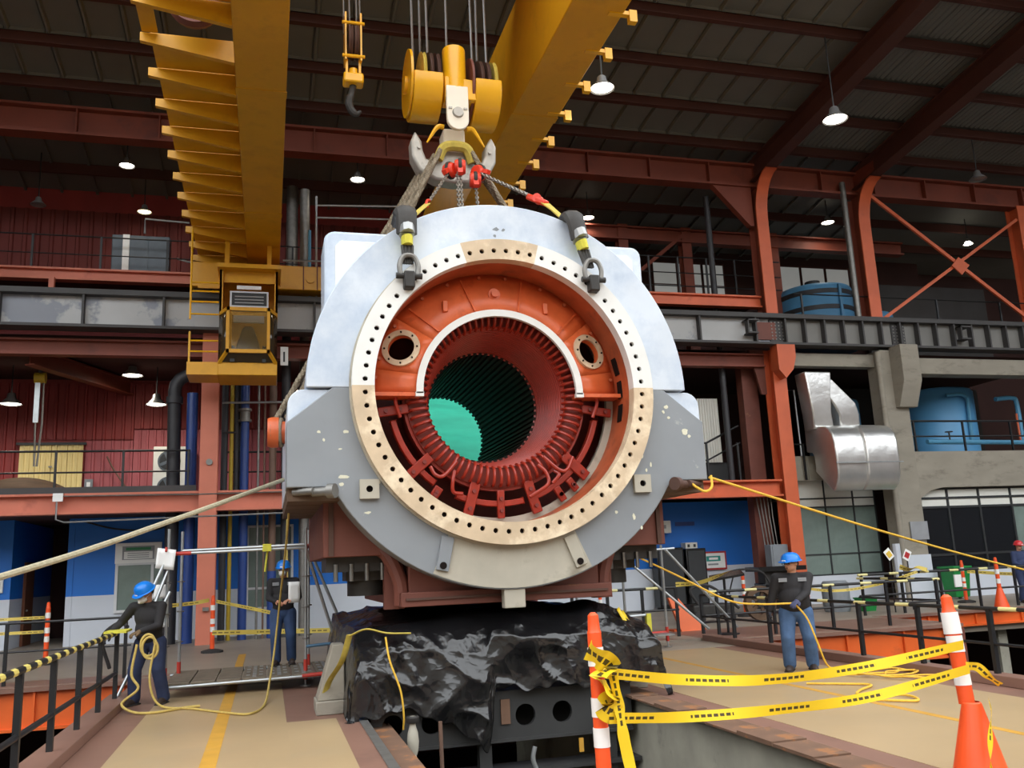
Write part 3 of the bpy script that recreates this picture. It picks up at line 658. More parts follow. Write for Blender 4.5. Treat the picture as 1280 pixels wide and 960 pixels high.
# ---- left second floor contents
dr = thing('sliding_door','pale yellow sheet metal door on the red second floor wall','door',(-6.9,32,4.2)); 
for i in range(4):
    mb = corr_mesh(.47,2.1,.16,.03); mb.xf(Matrix.Translation((-7.85+i*.48,31.95,4.2))); mb.build('leaf','door_yellow',dr)
B(-7.95,-5.85,31.88,31.98,6.3,6.38).build('track','frame_dark',dr); B(-6.95,-6.85,31.86,31.9,5.55,5.6).build('handle','steel_dull',dr)
ac = thing('air_conditioner','white outdoor unit with two fans behind the black pipe','air conditioner',(-3.1,31.6,4.2)); B(-3.7,-2.5,31.4,31.85,4.25,6.15).build('casing','panel_white',ac,bevel=.03)
for z in (4.78,5.65):
    g = MB().lathe([(.36,0),(.36,-.03),(.30,-.03),(.30,0)],(-3.2,31.4,z),(0,1,0),24).build('fan_grille','cabinet_dark',ac)
    MB().cyl((-3.2,31.39,z),(-3.2,31.37,z),.33,n=24).build('fan_opening','screen_black',g)
    for k_ in range(4): MB().bar((-3.2,31.36,z),(-3.2+.3*math.cos(k_*PI/2+.4),31.36,z+.3*math.sin(k_*PI/2+.4)),.1,.01,(0,1,0)).build('fan_blade','cabinet_dark',g)
B(-3.6,-3.4,31.4,31.8,4.15,4.25).build('foot','rubber',ac); B(-2.8,-2.6,31.4,31.8,4.15,4.25).build('foot','rubber',ac)
tag(MB().grid(lambda u,v: Vector((-9.0+3.4*u, 29.6+1.2*v, 4.3+.75*math.sin(PI*min(1,u*1.02))**.6*math.sin(PI*(.1+.8*v)))),16,8).build('covered_mound','wood_dark',solid=.02),'brown covered mound behind the second floor railing','cover')
ch = thing('chain_hoist','small yellow chain hoist hanging over the left second floor','hoist',(-6.6,28.6,5.6)); MB().cyl((-6.75,28.6,7.85),(-6.45,28.6,7.85),.16).build('body','pipe_yellow',ch); B(-6.72,-6.58,28.55,28.65,6.5,7.75).build('chain_fall','galv',ch); MB().tube([(-6.5,28.6,7.8),(-6.48,28.6,6.5),(-6.55,28.6,5.2)],.03,6).build('chain','chain',ch); MB().tube([(-6.66,28.6,6.5),(-6.62,28.6,5.2)],.03,6).build('chain','chain',ch); B(-6.65,-6.55,28.55,28.65,8.0,8.55).build('hanger','frame_dark',ch)
t = thing('steel_beam','dim diagonal beam under the left second floor ceiling','beam',(-4.6,29.5,8.0)); ibeam_pts(t,(-6.6,27.3,8.2),(-4.6,32,8.25),'beam_red_shaded',.3,.5)
t = thing('wall_hook','yellow hose and dark pipe on the rose siding','pipe',(-4.9,31.9,4.6)); MB().tube(bez([(-5.2,31.9,5.9),(-5.0,31.9,5.5),(-4.6,31.9,4.9),(-4.3,31.9,4.6),(-3.9,31.9,4.6)]),.03,6).build('hose','pipe_rust',t)
t = thing('wall_socket','small grey switch box on the rose siding','box',(-5.75,32,4.9)); B(-5.85,-5.6,31.9,32.0,4.8,5.15).build('cover','box_grey',t); B(-5.78,-5.67,31.88,31.9,4.9,5.05).build('switch','paper',t)
t = thing('conduit_run','thin conduit with a white box on the left floor beam','conduit',(-5.3,26.4,3.9)); MB().tube([(-5.35,26.4,4.12),(-1.9,26.4,4.1),(.5,26.4,4.12)],.02,6).build('conduit','steel_dull',t); B(-5.6,-5.35,26.36,26.45,3.98,4.2).build('white_box','paper',t); MB().tube([(-5.5,26.4,3.98),(-5.5,26.4,3.5),(-5.3,26.4,3.42),(.55,26.4,3.52)],.025,6).build('conduit','galv',t)
cab_ = thing('equipment_cabinet','dark grey electric cabinet on the upper left gallery','cabinet',(-4.1,29.6,11.3)); B(-4.95,-3.2,29.4,29.9,11.3,12.8).build('body','cabinet_dark',cab_,bevel=.02); B(-4.62,-4.42,29.36,29.4,11.4,12.8).build('white_stripe','paper',cab_); B(-4.35,-3.85,29.37,29.4,11.45,12.7).build('door','cabinet_dark',cab_); B(-3.8,-3.25,29.37,29.4,11.45,12.7).build('door','cabinet_dark',cab_)
t = thing('pipe_loop','pale bent pipe rail beside the upper gallery cabinet','pipe',(-3,29.2,12.8)); MB().tube([(-3.95,29.2,12.8),(-3.95,29.2,13.3),(-2.6,29.2,13.25)],.035,8).build('rail','galv',t); MB().tube([(-2.95,29.2,12.0),(-2.6,29.2,11.9),(-1.8,29.2,11.85)],.035,8).build('rail','galv',t)
t = thing('gallery_stack','low red stack below the upper left gallery','sheet',(-6.5,28.5,9.95)); B(-9,-4.3,28.3,28.6,9.95,10.25).build('sheet','wall_red',t); B(-6.5,-6.35,28.4,28.6,10.25,10.98).build('strut','beam_orange',t)
# ---- vertical pipes
def vpipe(x,y,z0,z1,r,m,label,coupl=()):
    t = thing('vertical_pipe',label,'pipe',(x,y,z0)); MB().cyl((x,y,z0),(x,y,z1),r,n=14).build('pipe',m,t)
    for z in coupl: MB().lathe([(r,z-.2),(r*1.5,z-.2),(r*1.5,z-.13),(r*1.15,z-.12),(r*1.15,z+.12),(r*1.5,z+.13),(r*1.5,z+.2),(r,z+.2)],(x,y,0),(0,0,1),16).build('coupling','steel_dull',t)
    return t
bp_ = thing('vertical_pipe','thick black pipe with an elbow at its top on the left second floor','pipe',(-2.7,27.6,4.2)); MB().tube([(-2.68,27.6,0),(-2.68,27.6,4.2),(-2.72,27.6,7.3)]+[(-2.72+.5*(1-math.cos(rad(a))),27.6,7.3+.5*math.sin(rad(a))) for a in (20,45,70,90)]+[(-1.9,27.6,7.8)],.19,14).build('pipe','pipe_dark',bp_); MB().lathe([(.19,6.9),(.24,6.9),(.24,7.1),(.19,7.1)],(-2.715,27.6,0),(0,0,1),16).build('coupling','pipe_dark',bp_)
vpipe(-2.2,27.5,0,7.2,.16,'pipe_blue','thick blue pipe left of the salmon column')
vpipe(-1.28,27.7,0,8.6,.1,'pipe_dark','dark pipe just right of the salmon column'); vpipe(-1.08,27.7,0,8.6,.06,'pipe_yellow','thin yellow pipe right of the salmon column'); vpipe(-.92,27.75,4.2,8.6,.1,'pipe_dark','dark pipe beside the blue coupled pipe')
vpipe(-.7,27.6,0,8.6,.13,'pipe_blue','blue pipe with a coupling right of the salmon column',(6.55,))
vpipe(-.3,27.6,0,8.6,.035,'steel_dull','thin left conduit between the blue and rusty pipes'); vpipe(-.12,27.6,0,8.6,.03,'pipe_rust','thin brown conduit between the blue and rusty pipes')
vpipe(.12,27.6,0,8.6,.11,'pipe_rust','rusty brown pipe right of the thin conduits'); vpipe(.12,27.58,0,1.9,.13,'pipe_blue','short blue pipe length at the foot of the rusty pipe'); vpipe(.5,27.6,0,11,.14,'pipe_dark','dark grey pipe nearest the stator at left'); vpipe(1.05,27.7,0,14,.16,'steel_dull','grey pipe behind the stator at left')
vpipe(.7,29.8,11.3,15,.2,'steel_dull','tall grey flue in the upper left gallery')
tag(MB().tube([(-1.35,27.4,6.9),(1.4,27.4,6.95)],.035,8).build('cross_pipe','galv'),'thin pale horizontal pipe across the vertical pipes','pipe')
tag(MB().tube([(-1.35,27.4,6.0),(-.9,27.4,6.0)],.03,8).build('cross_pipe','pipe_dark'),'short dark horizontal pipe beside the salmon column','pipe')
vpipe(15.3,27.3,4.2,14.6,.11,'pipe_dark','tall dark pipe in the gallery right of the stator')
# light frame tower behind stator, upper left
t = thing('frame_tower','pale thin pipe frame standing behind the stator top left','frame',(1.6,26.9,9.95))
for a,b in (((1.35,26.5,9.9),(1.35,26.5,13.3)),((1.35,26.5,13.0),(4.2,26.5,13.15)),((1.35,26.5,12.6),(4.2,26.5,12.7))): MB().tube([a,b],.035,8).build('tube','galv',t)
MB().tube([(1.15,26.6,9.9),(1.15,26.6,12.2)],.05,8).build('tube','pipe_sky',t)
# ---- tanks
def tank(label,x,y,z0,z1,r,m,dome=.3,bands=(),lid=False):
    t = thing('storage_tank',label,'tank',(x,y,z0)); MB().lathe([(0,z0),(r,z0),(r,z1),(r*.95,z1+dome*.45),(r*.7,z1+dome*.8),(r*.3,z1+dome),(0,z1+dome)],(x,y,0),(0,0,1),40).build('shell',m,t,ang=50)
    for z in bands: MB().lathe([(r,z-.09),(r+.03,z-.09),(r+.03,z+.09),(r,z+.09)],(x,y,0),(0,0,1),40).build('band','pipe_dark',t)
    if lid: MB().lathe([(0,z1+dome+.3),(.3,z1+dome+.28),(.32,z1+dome),(.42,z1+dome-.02),(.42,z1+dome-.12)],(x,y,0),(0,0,1),20).build('hatch','frame_dark',t)
    return t
t = tank('large sky blue tank behind the concrete band railing',26.1,29.7,5.0,7.75,1.45,'tank_blue',.22)
MB().tube(bez([(25.3,28.1,7.45),(25.9,28.05,7.5),(26.25,28.1,7.35),(26.3,28.15,6.9),(26.3,28.2,5.6)],6),.07,8).build('inlet_pipe','pipe_sky',t)
t = tank('tall dull blue tank on the upper gallery with dark bands',21.4,30.2,9.6,11.95,1.5,'tank_dull',.32,(11.1,11.75),True)
MB().box(21.45,21.55,28.6,28.7,9.8,12.0).box(22.4,22.5,28.75,28.85,9.8,12.0).build('rail_post','tank_dull',t)
tank('small blue tank beside the orange upper column',22.9,28.4,9.85,10.55,.55,'tank_dull',.25)
tank('dim blue tank half hidden behind the foil duct',21.2,29.6,5.0,7.3,1.0,'tank_dull',.25)
t = thing('process_pipe','sky blue pipework beside the large blue tank','pipe',(28,28,5.1)); MB().tube([(23.2,27.0,5.5),(30,27.0,5.42)],.09,8).build('pipe','pipe_sky',t); MB().tube(bez([(27.5,28,7.3),(28.3,28,7.35),(28.5,28,7.1),(28.5,28,5.5)],6),.09,8).build('pipe','pipe_sky',t)
MB().cyl((24.2,27.0,5.55),(24.2,27.0,5.85),.03).lathe([(.14,0),(.14,.03)],(24.2,27,5.85),(0,0,1),12).build('valve_wheel','frame_dark',t); MB().cyl((28.2,27.8,5.6),(28.2,27.8,6.7),.04).build('stem','beam_vivid',t); MB().cyl((29.4,27.6,5.2),(29.4,27.6,6.1),.1,.05).build('valve','steel_dull',t)
# ---- foil duct
du = thing('air_duct','crumpled silver foil air duct in front of the right gallery','duct',(19,25.6,3.6))
def rect(c,wx,wy,rot=0): return c
def duct(path, name):
    """rectangular sections (x0,x1,y0,y1,z) or general 4-point rings"""
    mb = MB(); n = 4
    vs = [p for r_ in path for p in r_]; fs = []
    for i in range(len(path)-1):
        for j in range(4): fs.append((i*4+j,i*4+(j+1)%4,(i+1)*4+(j+1)%4,(i+1)*4+j))
    fs += [(3,2,1,0), tuple(len(path)*4-4+j for j in range(4))]
    mb.add(vs,fs); return mb.build(name,'foil',du,bevel=.05,smooth=True,ang=50)
def sec(x0,x1,yf,zf,yb,zb): return [(x0,yf,zf),(x1,yf,zf),(x1,yb,zb),(x0,yb,zb)]
def elbow(x0,x1,nm,slant,fwd=0):
    P = []
    for a in range(90,-75,-15):   # sweeps from the gallery, forward and down, then back into the window head
        c_,s_ = math.cos(rad(a)),math.sin(rad(a)); c_ = abs(c_)**.45; s_ = math.copysign(abs(s_)**.6,s_); yc,zc = 26.9-fwd,4.78
        P.append([(x0+slant*(90-a)/180,yc-1.6*c_,zc+1.2*s_),(x1+slant*(90-a)/180,yc-1.6*c_,zc+1.2*s_),(x1+slant*(90-a)/180,yc-.35*c_,zc+.35*s_),(x0+slant*(90-a)/180,yc-.35*c_,zc+.35*s_)])
    return duct(P,nm)
elbow(18.05,19.2,'elbow_section',.1); elbow(19.24,20.5,'elbow_section',-.05,.09)
duct([sec(17.95,18.75,26.15,5.85,26.75,5.85),sec(17.9,18.65,26.05,6.4,26.7,6.4),sec(17.75,18.8,26.05,7.85,26.7,7.85)],'branch')
duct([sec(19.0,19.8,26.15,5.85,26.75,5.85),sec(18.95,19.75,26.05,6.35,26.7,6.35),sec(18.75,19.65,26.05,6.75,26.7,6.75),sec(18.1,18.8,26.06,7.6,26.7,7.6)],'branch')
for z in (3.95,4.6,5.3): B(18.0,20.6,25.2,25.24,z-.02,z+.02).build('seam_strap','galv',du) if z == 4.6 else None
t = thing('door_frame','pale steel door frame leaning beside the foil duct','frame',(17.6,27.1,5.05)); MB().tube([(17.35,27.1,5.2),(17.35,27.1,7.35),(17.95,27.1,7.4),(17.98,27.1,5.05)],.035,8).build('tube','galv',t)
# ---- lamps
def pendant(x,y,z,label,on=True,warm=False,cord=1.0,r=.3,group=None,watts=0):
    t = thing('pendant_lamp',label,'lamp',(x,y,z),group)
    MB().lathe([(r*.25,.55*r*2),(r*.35,.5*r*2),(r*.42,.3*r*2),(r,.0),(r*.97,.0),(r*.4,.28*r*2)],(x,y,z),(0,0,1),20).build('reflector','lamp_metal',t)
    MB().lathe([(0,-.02),(r*.6,0),(r*.86,.03),(r*.5,.12),(0,.14)],(x,y,z),(0,0,1),20).build('lamp_glass',('bulb_warm' if warm else 'bulb') if on else 'lamp_metal',t)
    MB().tube([(x,y,z+r*1.1),(x,y,z+r*1.1+cord)],.02,6).build('cord','frame_dark',t)
    if watts:
        l = bpy.data.lights.new('lamp_light','SPOT'); l.energy = watts; l.color = (1,.9,.74); l.spot_size = rad(150); l.spot_blend = .6; l.shadow_soft_size = r*.8
        o = bpy.data.objects.new('lamp_light',l); COL.objects.link(o); put(o,(x,y,z-.06),t)
    return t
LAMPS = [(15.56,20.0,13.85,'bright high bay lamp hanging on a long cord at upper right',1,0,2.55,.36,150),(6.55,15.5,11.3,'bright floodlight beside the yellow right crane girder',1,0,.5,.26,210),
 (-4.39,28.0,14.55,'bright lamp at upper left beside the stepped crane walkway',1,0,1.15,.24,60),(-4.23,31.0,14.25,'warm dim lamp over the upper left gallery',1,1,.95,.25,40),(-7.31,30,13.9,'unlit lamp at the far left under the roof',0,0,1.5,.24),
 (2.73,27.5,14.4,'bright lamp behind the stator left of the hook',1,0,1.35,.25,60),(11.72,30.0,14.65,'bright lamp just right of the stator top',1,0,.75,.25,60),(21.9,29.4,14.85,'bright lamp between the two curved columns',1,0,.65,.27,80),(24.3,24.0,14.5,'unlit silver lamp at the right under the rafter',0,0,1.4,.3),
 (29.3,30.0,14.55,'small lamp behind the cross brace',1,0,.8,.22,40),(19.4,30.05,13.5,'tiny warm lamp beside the orange column',1,1,1.4,.14),
 (-4.25,30.0,8.25,'ceiling lamp in the middle of the left second floor',1,0,.1,.33,110),(-7.7,30.0,7.3,'ceiling lamp at the left end of the left second floor',1,0,.95,.33,110),(-3.5,30.0,7.3,'ceiling lamp above the air conditioner on the left second floor',1,0,.95,.33,110),(.95,28.6,7.4,'lamp beside the stator shoulder on the left second floor',1,0,.85,.22,60)]
for a in LAMPS:
    a = list(a)
    if a[2] > 12: a[6] = (16.3-.159*(a[1]-26.4) if a[1] > 26.4 else zr(a[1])+.1)-a[2]-a[7]*1.1
    pendant(*a[:4],on=bool(a[4]),warm=bool(a[5]),cord=a[6],r=a[7],watts=a[8] if len(a)>8 else 0)

# ================================================================ OVERHEAD CRANE
cr_ = thing('overhead_crane','yellow double girder overhead crane spanning the hall with an operator cab','crane',(2.5,20,10))
gl = B(-.68,.26,2,27.2,11.0,13.2).build('girder','yellow_crane',cr_,bevel=.02)
gr_ = B(4.82,5.82,2,27.2,11.0,13.2).build('girder','yellow_crane',cr_,bevel=.02)
for y in (9.5,16.4,22.6): B(-.69,.27,y-.12,y+.12,10.985,11.0).build('splice_plate','yellow_crane',gl); B(4.81,5.83,y-.12,y+.12,10.985,11.0).build('splice_plate','yellow_crane',gr_)
# stepped walkway on the left girder: deck plates on tapered brackets every 1.17 m
o1 = o2 = None
for i in range(-3,12):
    y = 15.42+1.17*i
    if i == -3:
        y0 = y
        o1 = MB().prism([(-.68,11.0),(-.68,11.42),(-2.30,11.42),(-2.30,11.26)],(0,y,0),(1,0,0),(0,0,1),(0,.02,0)).build('walkway_bracket','yellow_crane',cr_,smooth=False)
        f1 = MB().hexa([(-2.30,y-.01,11.25),(-.68,y-.01,10.99),(-.68,y+.09,10.99),(-2.30,y+.09,11.25),(-2.30,y-.01,11.265),(-.68,y-.01,11.005),(-.68,y+.09,11.005),(-2.30,y+.09,11.265)]).build('bracket_flange','yellow_crane',o1,smooth=False)
        d1 = B(-2.14,-.68,y+.02,y+1.15,11.42,11.44).build('deck_plate','yellow_crane',cr_,smooth=False); wo,wf,wd = WL[o1].copy(),WL[f1].copy(),WL[d1].copy()
    else:
        dy = Vector((0,y-y0,0)); c_ = dup(o1, wo+dy, cr_); dup(f1, wf+dy, c_)
        if abs(y-14.25) > .2: dup(d1, wd+dy, cr_)
B(-2.27,-2.0,14.27,15.4,11.42,11.44).build('deck_plate','yellow_crane',cr_); 
MB().lathe([(0,-.12),(.42,-.12),(.46,0),(.42,.12),(0,.12)],(-1.35,14.9,11.75),(0,1,0),24).build('travel_wheel','oxide',cr_)
# clips on the right girder
o1 = None
for i in range(-2,11):
    y = 12.64+1.168*i
    if o1 is None: o1 = MB().box(5.55,5.98,y-.05,y+.05,10.98,11.05).box(5.92,6.06,y-.06,y+.06,10.86,11.08).build('cable_bracket','yellow_block',cr_,smooth=False); wo = WL[o1].copy(); y0 = y
    else: dup(o1, wo+Vector((0,y-y0,0)), cr_)
# end carriage on the runway
ec = B(-2.2,8.0,25.95,26.65,10.06,10.8).build('end_carriage','yellow_crane',cr_,bevel=.02)
for x in (.95,1.35): B(x-.015,x+.015,25.92,25.95,10.06,10.8).build('joint_strip','oxide',ec)
for x in (1.15,-1.7,6.8): MB().cyl((x,25.95,10.4),(x,25.9,10.4),.13,n=16).build('hub_cap','yellow_crane',ec)
for x in (-1.9,1.75,7.4): MB().lathe([(0,-.08),(.3,-.08),(.3,.08),(0,.08)],(x,26.28,10.2),(0,1,0),20).build('rail_wheel','runway_dark',ec)
MB().tube([(.35,25.95,10.95),(1.9,25.95,11.0)],.03,6).build('hand_rail','galv',ec)
# trolley above the picture
tr = B(-.4,5.6,12.6,15.4,13.25,13.6).build('trolley_frame','yellow_crane',cr_); MB().cyl((1.6,14,14.1),(4.4,14,14.1),.5,n=20).build('hoist_drum','runway_dark',tr)
# cab
cb_ = B(-1.36,.2,24.6,26.0,7.15,7.5).build('cab_floor','yellow_crane',cr_,bevel=.015)
MB().box(-1.36,.2,25.9,26.0,7.5,10.2).box(-1.36,-1.3,24.75,25.9,8.75,10.2).box(.14,.2,24.75,25.9,8.75,10.2).build('cab_wall','yellow_crane',cb_)
MB().box(-1.36,.2,24.75,24.82,8.88,8.98).box(-1.36,-1.27,24.75,24.85,8.9,10.2).box(.11,.2,24.75,24.85,8.9,10.2).box(-1.3,.14,24.85,24.9,9.85,10.2).build('front_post','yellow_crane',cb_)
B(-1.42,.28,24.5,26.0,10.18,10.3).build('cab_roof','yellow_crane',cb_)
MB().prism([(-1.15,7.75),(-1.0,7.75),(-1.0,8.85),(-1.15,8.85)],(0,24.3,0),(1,0,0),(0,0,1),(0,.06,0)).build('window_frame','yellow_crane',cb_)
wf_ = MB().box(-1.14,.0,24.28,24.34,8.88,8.98).box(-1.14,.0,24.28,24.34,7.7,7.8).box(-1.14,-1.06,24.28,24.34,7.7,8.98).box(-.08,.0,24.28,24.34,7.7,8.98)
wf_.hexa([(-1.36,24.6,7.45),(-1.28,24.6,7.45),(-1.06,24.3,7.72),(-1.14,24.3,7.72),(-1.36,24.6,7.52),(-1.28,24.6,7.52),(-1.06,24.3,7.8),(-1.14,24.3,7.8)])
wf_.hexa([(.12,24.6,7.45),(.2,24.6,7.45),(.0,24.3,7.72),(-.08,24.3,7.72),(.12,24.6,7.52),(.2,24.6,7.52),(.0,24.3,7.8),(-.08,24.3,7.8)])
wf_.hexa([(-1.36,24.75,8.85),(-1.28,24.75,8.85),(-1.06,24.3,8.88),(-1.14,24.3,8.88),(-1.36,24.75,8.95),(-1.28,24.75,8.95),(-1.06,24.3,8.98),(-1.14,24.3,8.98)])
wf_.hexa([(.12,24.75,8.85),(.2,24.75,8.85),(.0,24.3,8.88),(-.08,24.3,8.88),(.12,24.75,8.95),(.2,24.75,8.95),(.0,24.3,8.98),(-.08,24.3,8.98)])
wf_.build('window_frame','yellow_crane',cb_)
mat('cab_glass', S(120,100,60), .08, 0, .02, 1, alpha=.35); mat('cab_glass_dark', S(70,58,40), .1, 0, .05, 1)
B(-1.06,-.08,24.3,24.31,7.8,8.88).build('windscreen','cab_glass',cb_)
MB().hexa([(-1.28,24.6,7.5),(.12,24.6,7.5),(-.08,24.31,7.74),(-1.06,24.31,7.74),(-1.28,24.62,7.52),(.12,24.62,7.52),(-.08,24.33,7.76),(-1.06,24.33,7.76)]).build('lower_glass','cab_glass_dark',cb_)
for s0,s1 in ((-1.35,-1.12),(.19,-.02)): MB().add([(s0,24.75,8.86),(s0,24.62,7.52),(s1,24.31,7.78),(s1,24.31,8.88)],[(0,1,2,3)]).build('side_glass','cab_glass_dark',cb_,solid=.01)
se = MB().prism([(-.9,7.5),(-.26,7.5),(-.25,7.95),(-.34,8.25),(-.42,8.5),(-.48,8.58),(-.68,8.58),(-.74,8.5),(-.82,8.25),(-.91,7.95)],(0,24.75,0),(1,0,0),(0,0,1),(0,.18,0)).build('seat','rubber',cb_,bevel=.05)
B(-1.04,-.92,24.5,25.1,7.5,7.95).build('joystick_box','frame_dark',cb_); B(-.2,-.1,24.5,24.7,7.5,7.95).build('joystick_box','frame_dark',cb_)
B(-.98,-.16,24.7,24.78,8.66,8.86).build('sun_visor','paper',cb_)
lv = MB().box(-1.08,-.05,24.70,24.76,9.1,9.56).build('vent_frame','frame_white',cb_); B(-1.03,-.1,24.68,24.71,9.15,9.51).build('vent_opening','frame_dark',lv)
for i in range(3): B(-.95,-.18,24.66,24.68,9.2+i*.09,9.23+i*.09).build('louvre','lamp_metal',lv)
B(-.9,-.25,24.7,24.76,9.62,9.72).build('light_bar','paper',cb_); B(-1.0,-.1,24.7,24.76,8.99,9.05).build('light_bar','paper',cb_)
# cab landing and ladder cage on its left
ld = B(-2.15,-1.36,24.6,25.7,7.15,7.5).build('landing','yellow_crane',cr_)
for z in (7.8,8.1,8.85,9.2,9.5,9.75): MB().tube([(-2.1,24.65,z),(-1.36,24.65,z)],.025,6).build('rung','yellow_block',ld)
MB().tube([(-2.1,24.65,7.5),(-2.1,24.65,8.35)],.03,6).build('rail_post','yellow_block',ld); MB().tube([(-2.1,24.65,8.7),(-2.1,24.65,11.3)],.03,6).build('rail_post','yellow_block',ld)
B(-2.0,-1.36,25.6,25.66,9.9,10.6).build('side_panel','yellow_crane',cr_); B(-1.25,-1.12,24.9,25.05,10.3,11.1).build('cab_hanger','yellow_crane',cr_); B(-.1,.02,24.9,25.05,10.3,11.0).build('cab_hanger','yellow_crane',cr_)
sg = thing('column_sign','small white sign with black mark right of the crane cab','sign',(.45,26,7.9)); B(.3,.52,25.95,25.98,7.75,8.3).build('plate','paper',sg); B(.38,.43,25.94,25.95,7.85,8.15).build('print_mark','frame_dark',sg)

# ---- hook block
HX,HY = 3.03,14.0
hb = thing('hook_block','yellow main hook block with twin rope sheaves and a grey ramshorn hook','hook',(HX,HY,8.3))
def drum(x0,x1,zc,r,nm,open_face):
    n0 = MB()
    # sheave guard: lower half shell closed by plates
    poly = [(r*math.cos(rad(a)),r*math.sin(rad(a))) for a in range(174,367,12)]
    n0.prism(poly,(x0,HY,zc),(0,1,0),(0,0,1),(x1-x0,0,0)); return n0.build(nm,'yellow_block',hb,bevel=.015)
drum(2.30,2.80,9.98,.56,'sheave_guard',0); drum(3.36,3.82,9.93,.58,'sheave_guard',1)
def sheave(x,zc,r,m): MB().lathe([(.08,-.02),(r,-.03),(r-.04,-.005),(r-.04,.005),(r,.03),(.08,.02)],(x,HY,zc),(1,0,0),32).build('sheave',m,hb)
for x in (2.5,2.62,2.74): sheave(x,10.1,.54,'oxide_dark' if x>2.6 else 'strap_yellow')
for x in (3.5,3.62,3.74): sheave(x,10.04,.54,'oxide_dark' if x<3.7 else 'strap_yellow')
for x,zc in ((2.27,10.08),(3.33,10.02)): MB().lathe([(0,-.02),(.58,-.02),(.58,.02),(0,.02)],(x,HY,zc),(1,0,0),36).build('side_plate','yellow_block' if x<3 else 'oxide',hb)
MB().cyl((2.2,HY,10.05),(3.0,HY,10.02),.16,n=20).build('axle','yellow_block',hb)
MB().lathe([(0,.98),(.19,.98),(.2,.95),(.2,.02),(.17,0)],(HX,HY-.35,9.62),(0,0,1),28).build('centre_housing','yellow_block',hb)
MB().prism([(2.83,9.62),(3.38,9.6),(3.38,9.98),(2.83,10.02)],(0,HY-.5,0),(1,0,0),(0,0,1),(0,.4,0)).build('housing_plate','yellow_block',hb,bevel=.02)
pl_ = MB().prism([(-.19,.62),(.19,.62)]+[(.19*math.cos(rad(a)),.19*math.sin(rad(a))) for a in range(0,-181,-20)],(HX,HY-.55,9.2),(1,0,0),(0,0,1),(0,.08,0)).build('trunnion_plate','white_plate',hb,bevel=.015)
MB().lathe([(0,-.04),(.085,-.04),(.1,0)],(HX,HY-.55,9.32),(0,1,0),16).build('nut','hook_grey',pl_)
for s_ in (-1,1): B(HX+s_*.13-.03,HX+s_*.13+.03,HY-.57,HY-.55,9.38,9.41).build('bolt','hook_grey',pl_)
MB().prism([(-.19,.0),(-.19,-.3),(-.2,-.42),(.2,-.42),(.19,-.3),(.19,0)],(HX,HY-.2,9.2),(1,0,0),(0,0,1),(0,.4,0)).build('shank','white_plate',hb,bevel=.03)
half = [(.2,8.88),(.27,8.76),(.36,8.62),(.48,8.62),(.54,8.78),(.56,8.95),(.67,9.14),(.75,8.95),(.74,8.66),(.62,8.42),(.34,8.26),(0,8.22)]
poly = half+[(-x,z) for x,z in half[:-1][::-1]]
MB().prism(poly,(HX,HY-.16,0),(1,0,0),(0,0,1),(0,.32,0)).build('ramshorn_hook','hook_grey',hb,bevel=.05,seg=3)
for s_ in (-1,1):
    MB().cyl((HX+s_*.62,HY-.17,8.82),(HX+s_*.62,HY-.2,8.82),.03,n=10).build('pin','hook_grey',hb)
    MB().tube(bez([(HX+s_*.2,HY-.3,9.16),(HX+s_*.32,HY-.3,9.14),(HX+s_*.5,HY-.3,8.85)],5),[.045]*5+[.04,.035,.03,.025,.02,.012],8).build('latch','yellow_block',hb)
MB().tube(bez([(HX-.3,HY-.22,8.6),(HX-.2,HY-.26,8.8),(HX,HY-.28,8.84),(HX+.2,HY-.26,8.8),(HX+.3,HY-.22,8.58)],6),.09,8).build('webbing_wrap','strap_yellow',hb)
RZ = 13.6
for i,x in enumerate((2.36,2.52,2.62,3.0,3.42,3.55,3.68)):
    tag(MB().tube([(x,HY+(.1 if i%2 else -.1),10.1),(x+.02*(x-3),HY,RZ)],.022,6).build('hoist_rope','wire_rope'), ['steel hoist rope at the far left of the main block','steel hoist rope second from left on the main block','steel hoist rope third from left on the main block','steel hoist rope over the centre housing of the main block','steel hoist rope just right of the centre housing','steel hoist rope second from right on the main block','steel hoist rope at the far right of the main block'][i],'rope','ropes of the main hook block')
# ---- auxiliary hook
ah = thing('auxiliary_hook','small yellow auxiliary hook block with a black hook','hook',(1.33,14,9.55))
for x in (1.2,1.46): B(x-.015,x+.015,13.85,14.15,10.35,11.25).build('cheek_plate','yellow_block',ah)
MB().tube([(1.14,13.86,11.05),(1.52,13.86,11.05)],.03,8).build('tie_bar','yellow_block',ah); MB().tube([(1.14,13.86,10.42),(1.52,13.86,10.42)],.03,8).build('tie_bar','yellow_block',ah)
for x in (1.28,1.38): MB().lathe([(.05,-.03),(.3,-.04),(.27,0),(.3,.04),(.05,.03)],(x,14,10.75),(1,0,0),24).build('sheave','oxide_dark',ah)
for x in (1.22,1.44): MB().bar((x,13.95,10.4),(x,13.95,10.0),.05,.04).build('link','yellow_block',ah)
B(1.16,1.5,13.85,14.1,9.94,10.12).build('crosshead','yellow_block',ah,bevel=.03); MB().cyl((1.33,13.95,10.1),(1.33,13.95,10.22),.07).build('nut','yellow_block',ah)
MB().tube(bez([(1.33,14,9.94),(1.3,14,9.78),(1.26,14,9.62),(1.3,14,9.48),(1.38,14,9.42),(1.46,14,9.48)],6),[.06]*8+[.07]*8+[.065]*7+[.06,.055,.05,.045,.04,.035,.03,.02],10).build('hook','iron_dark',ah)
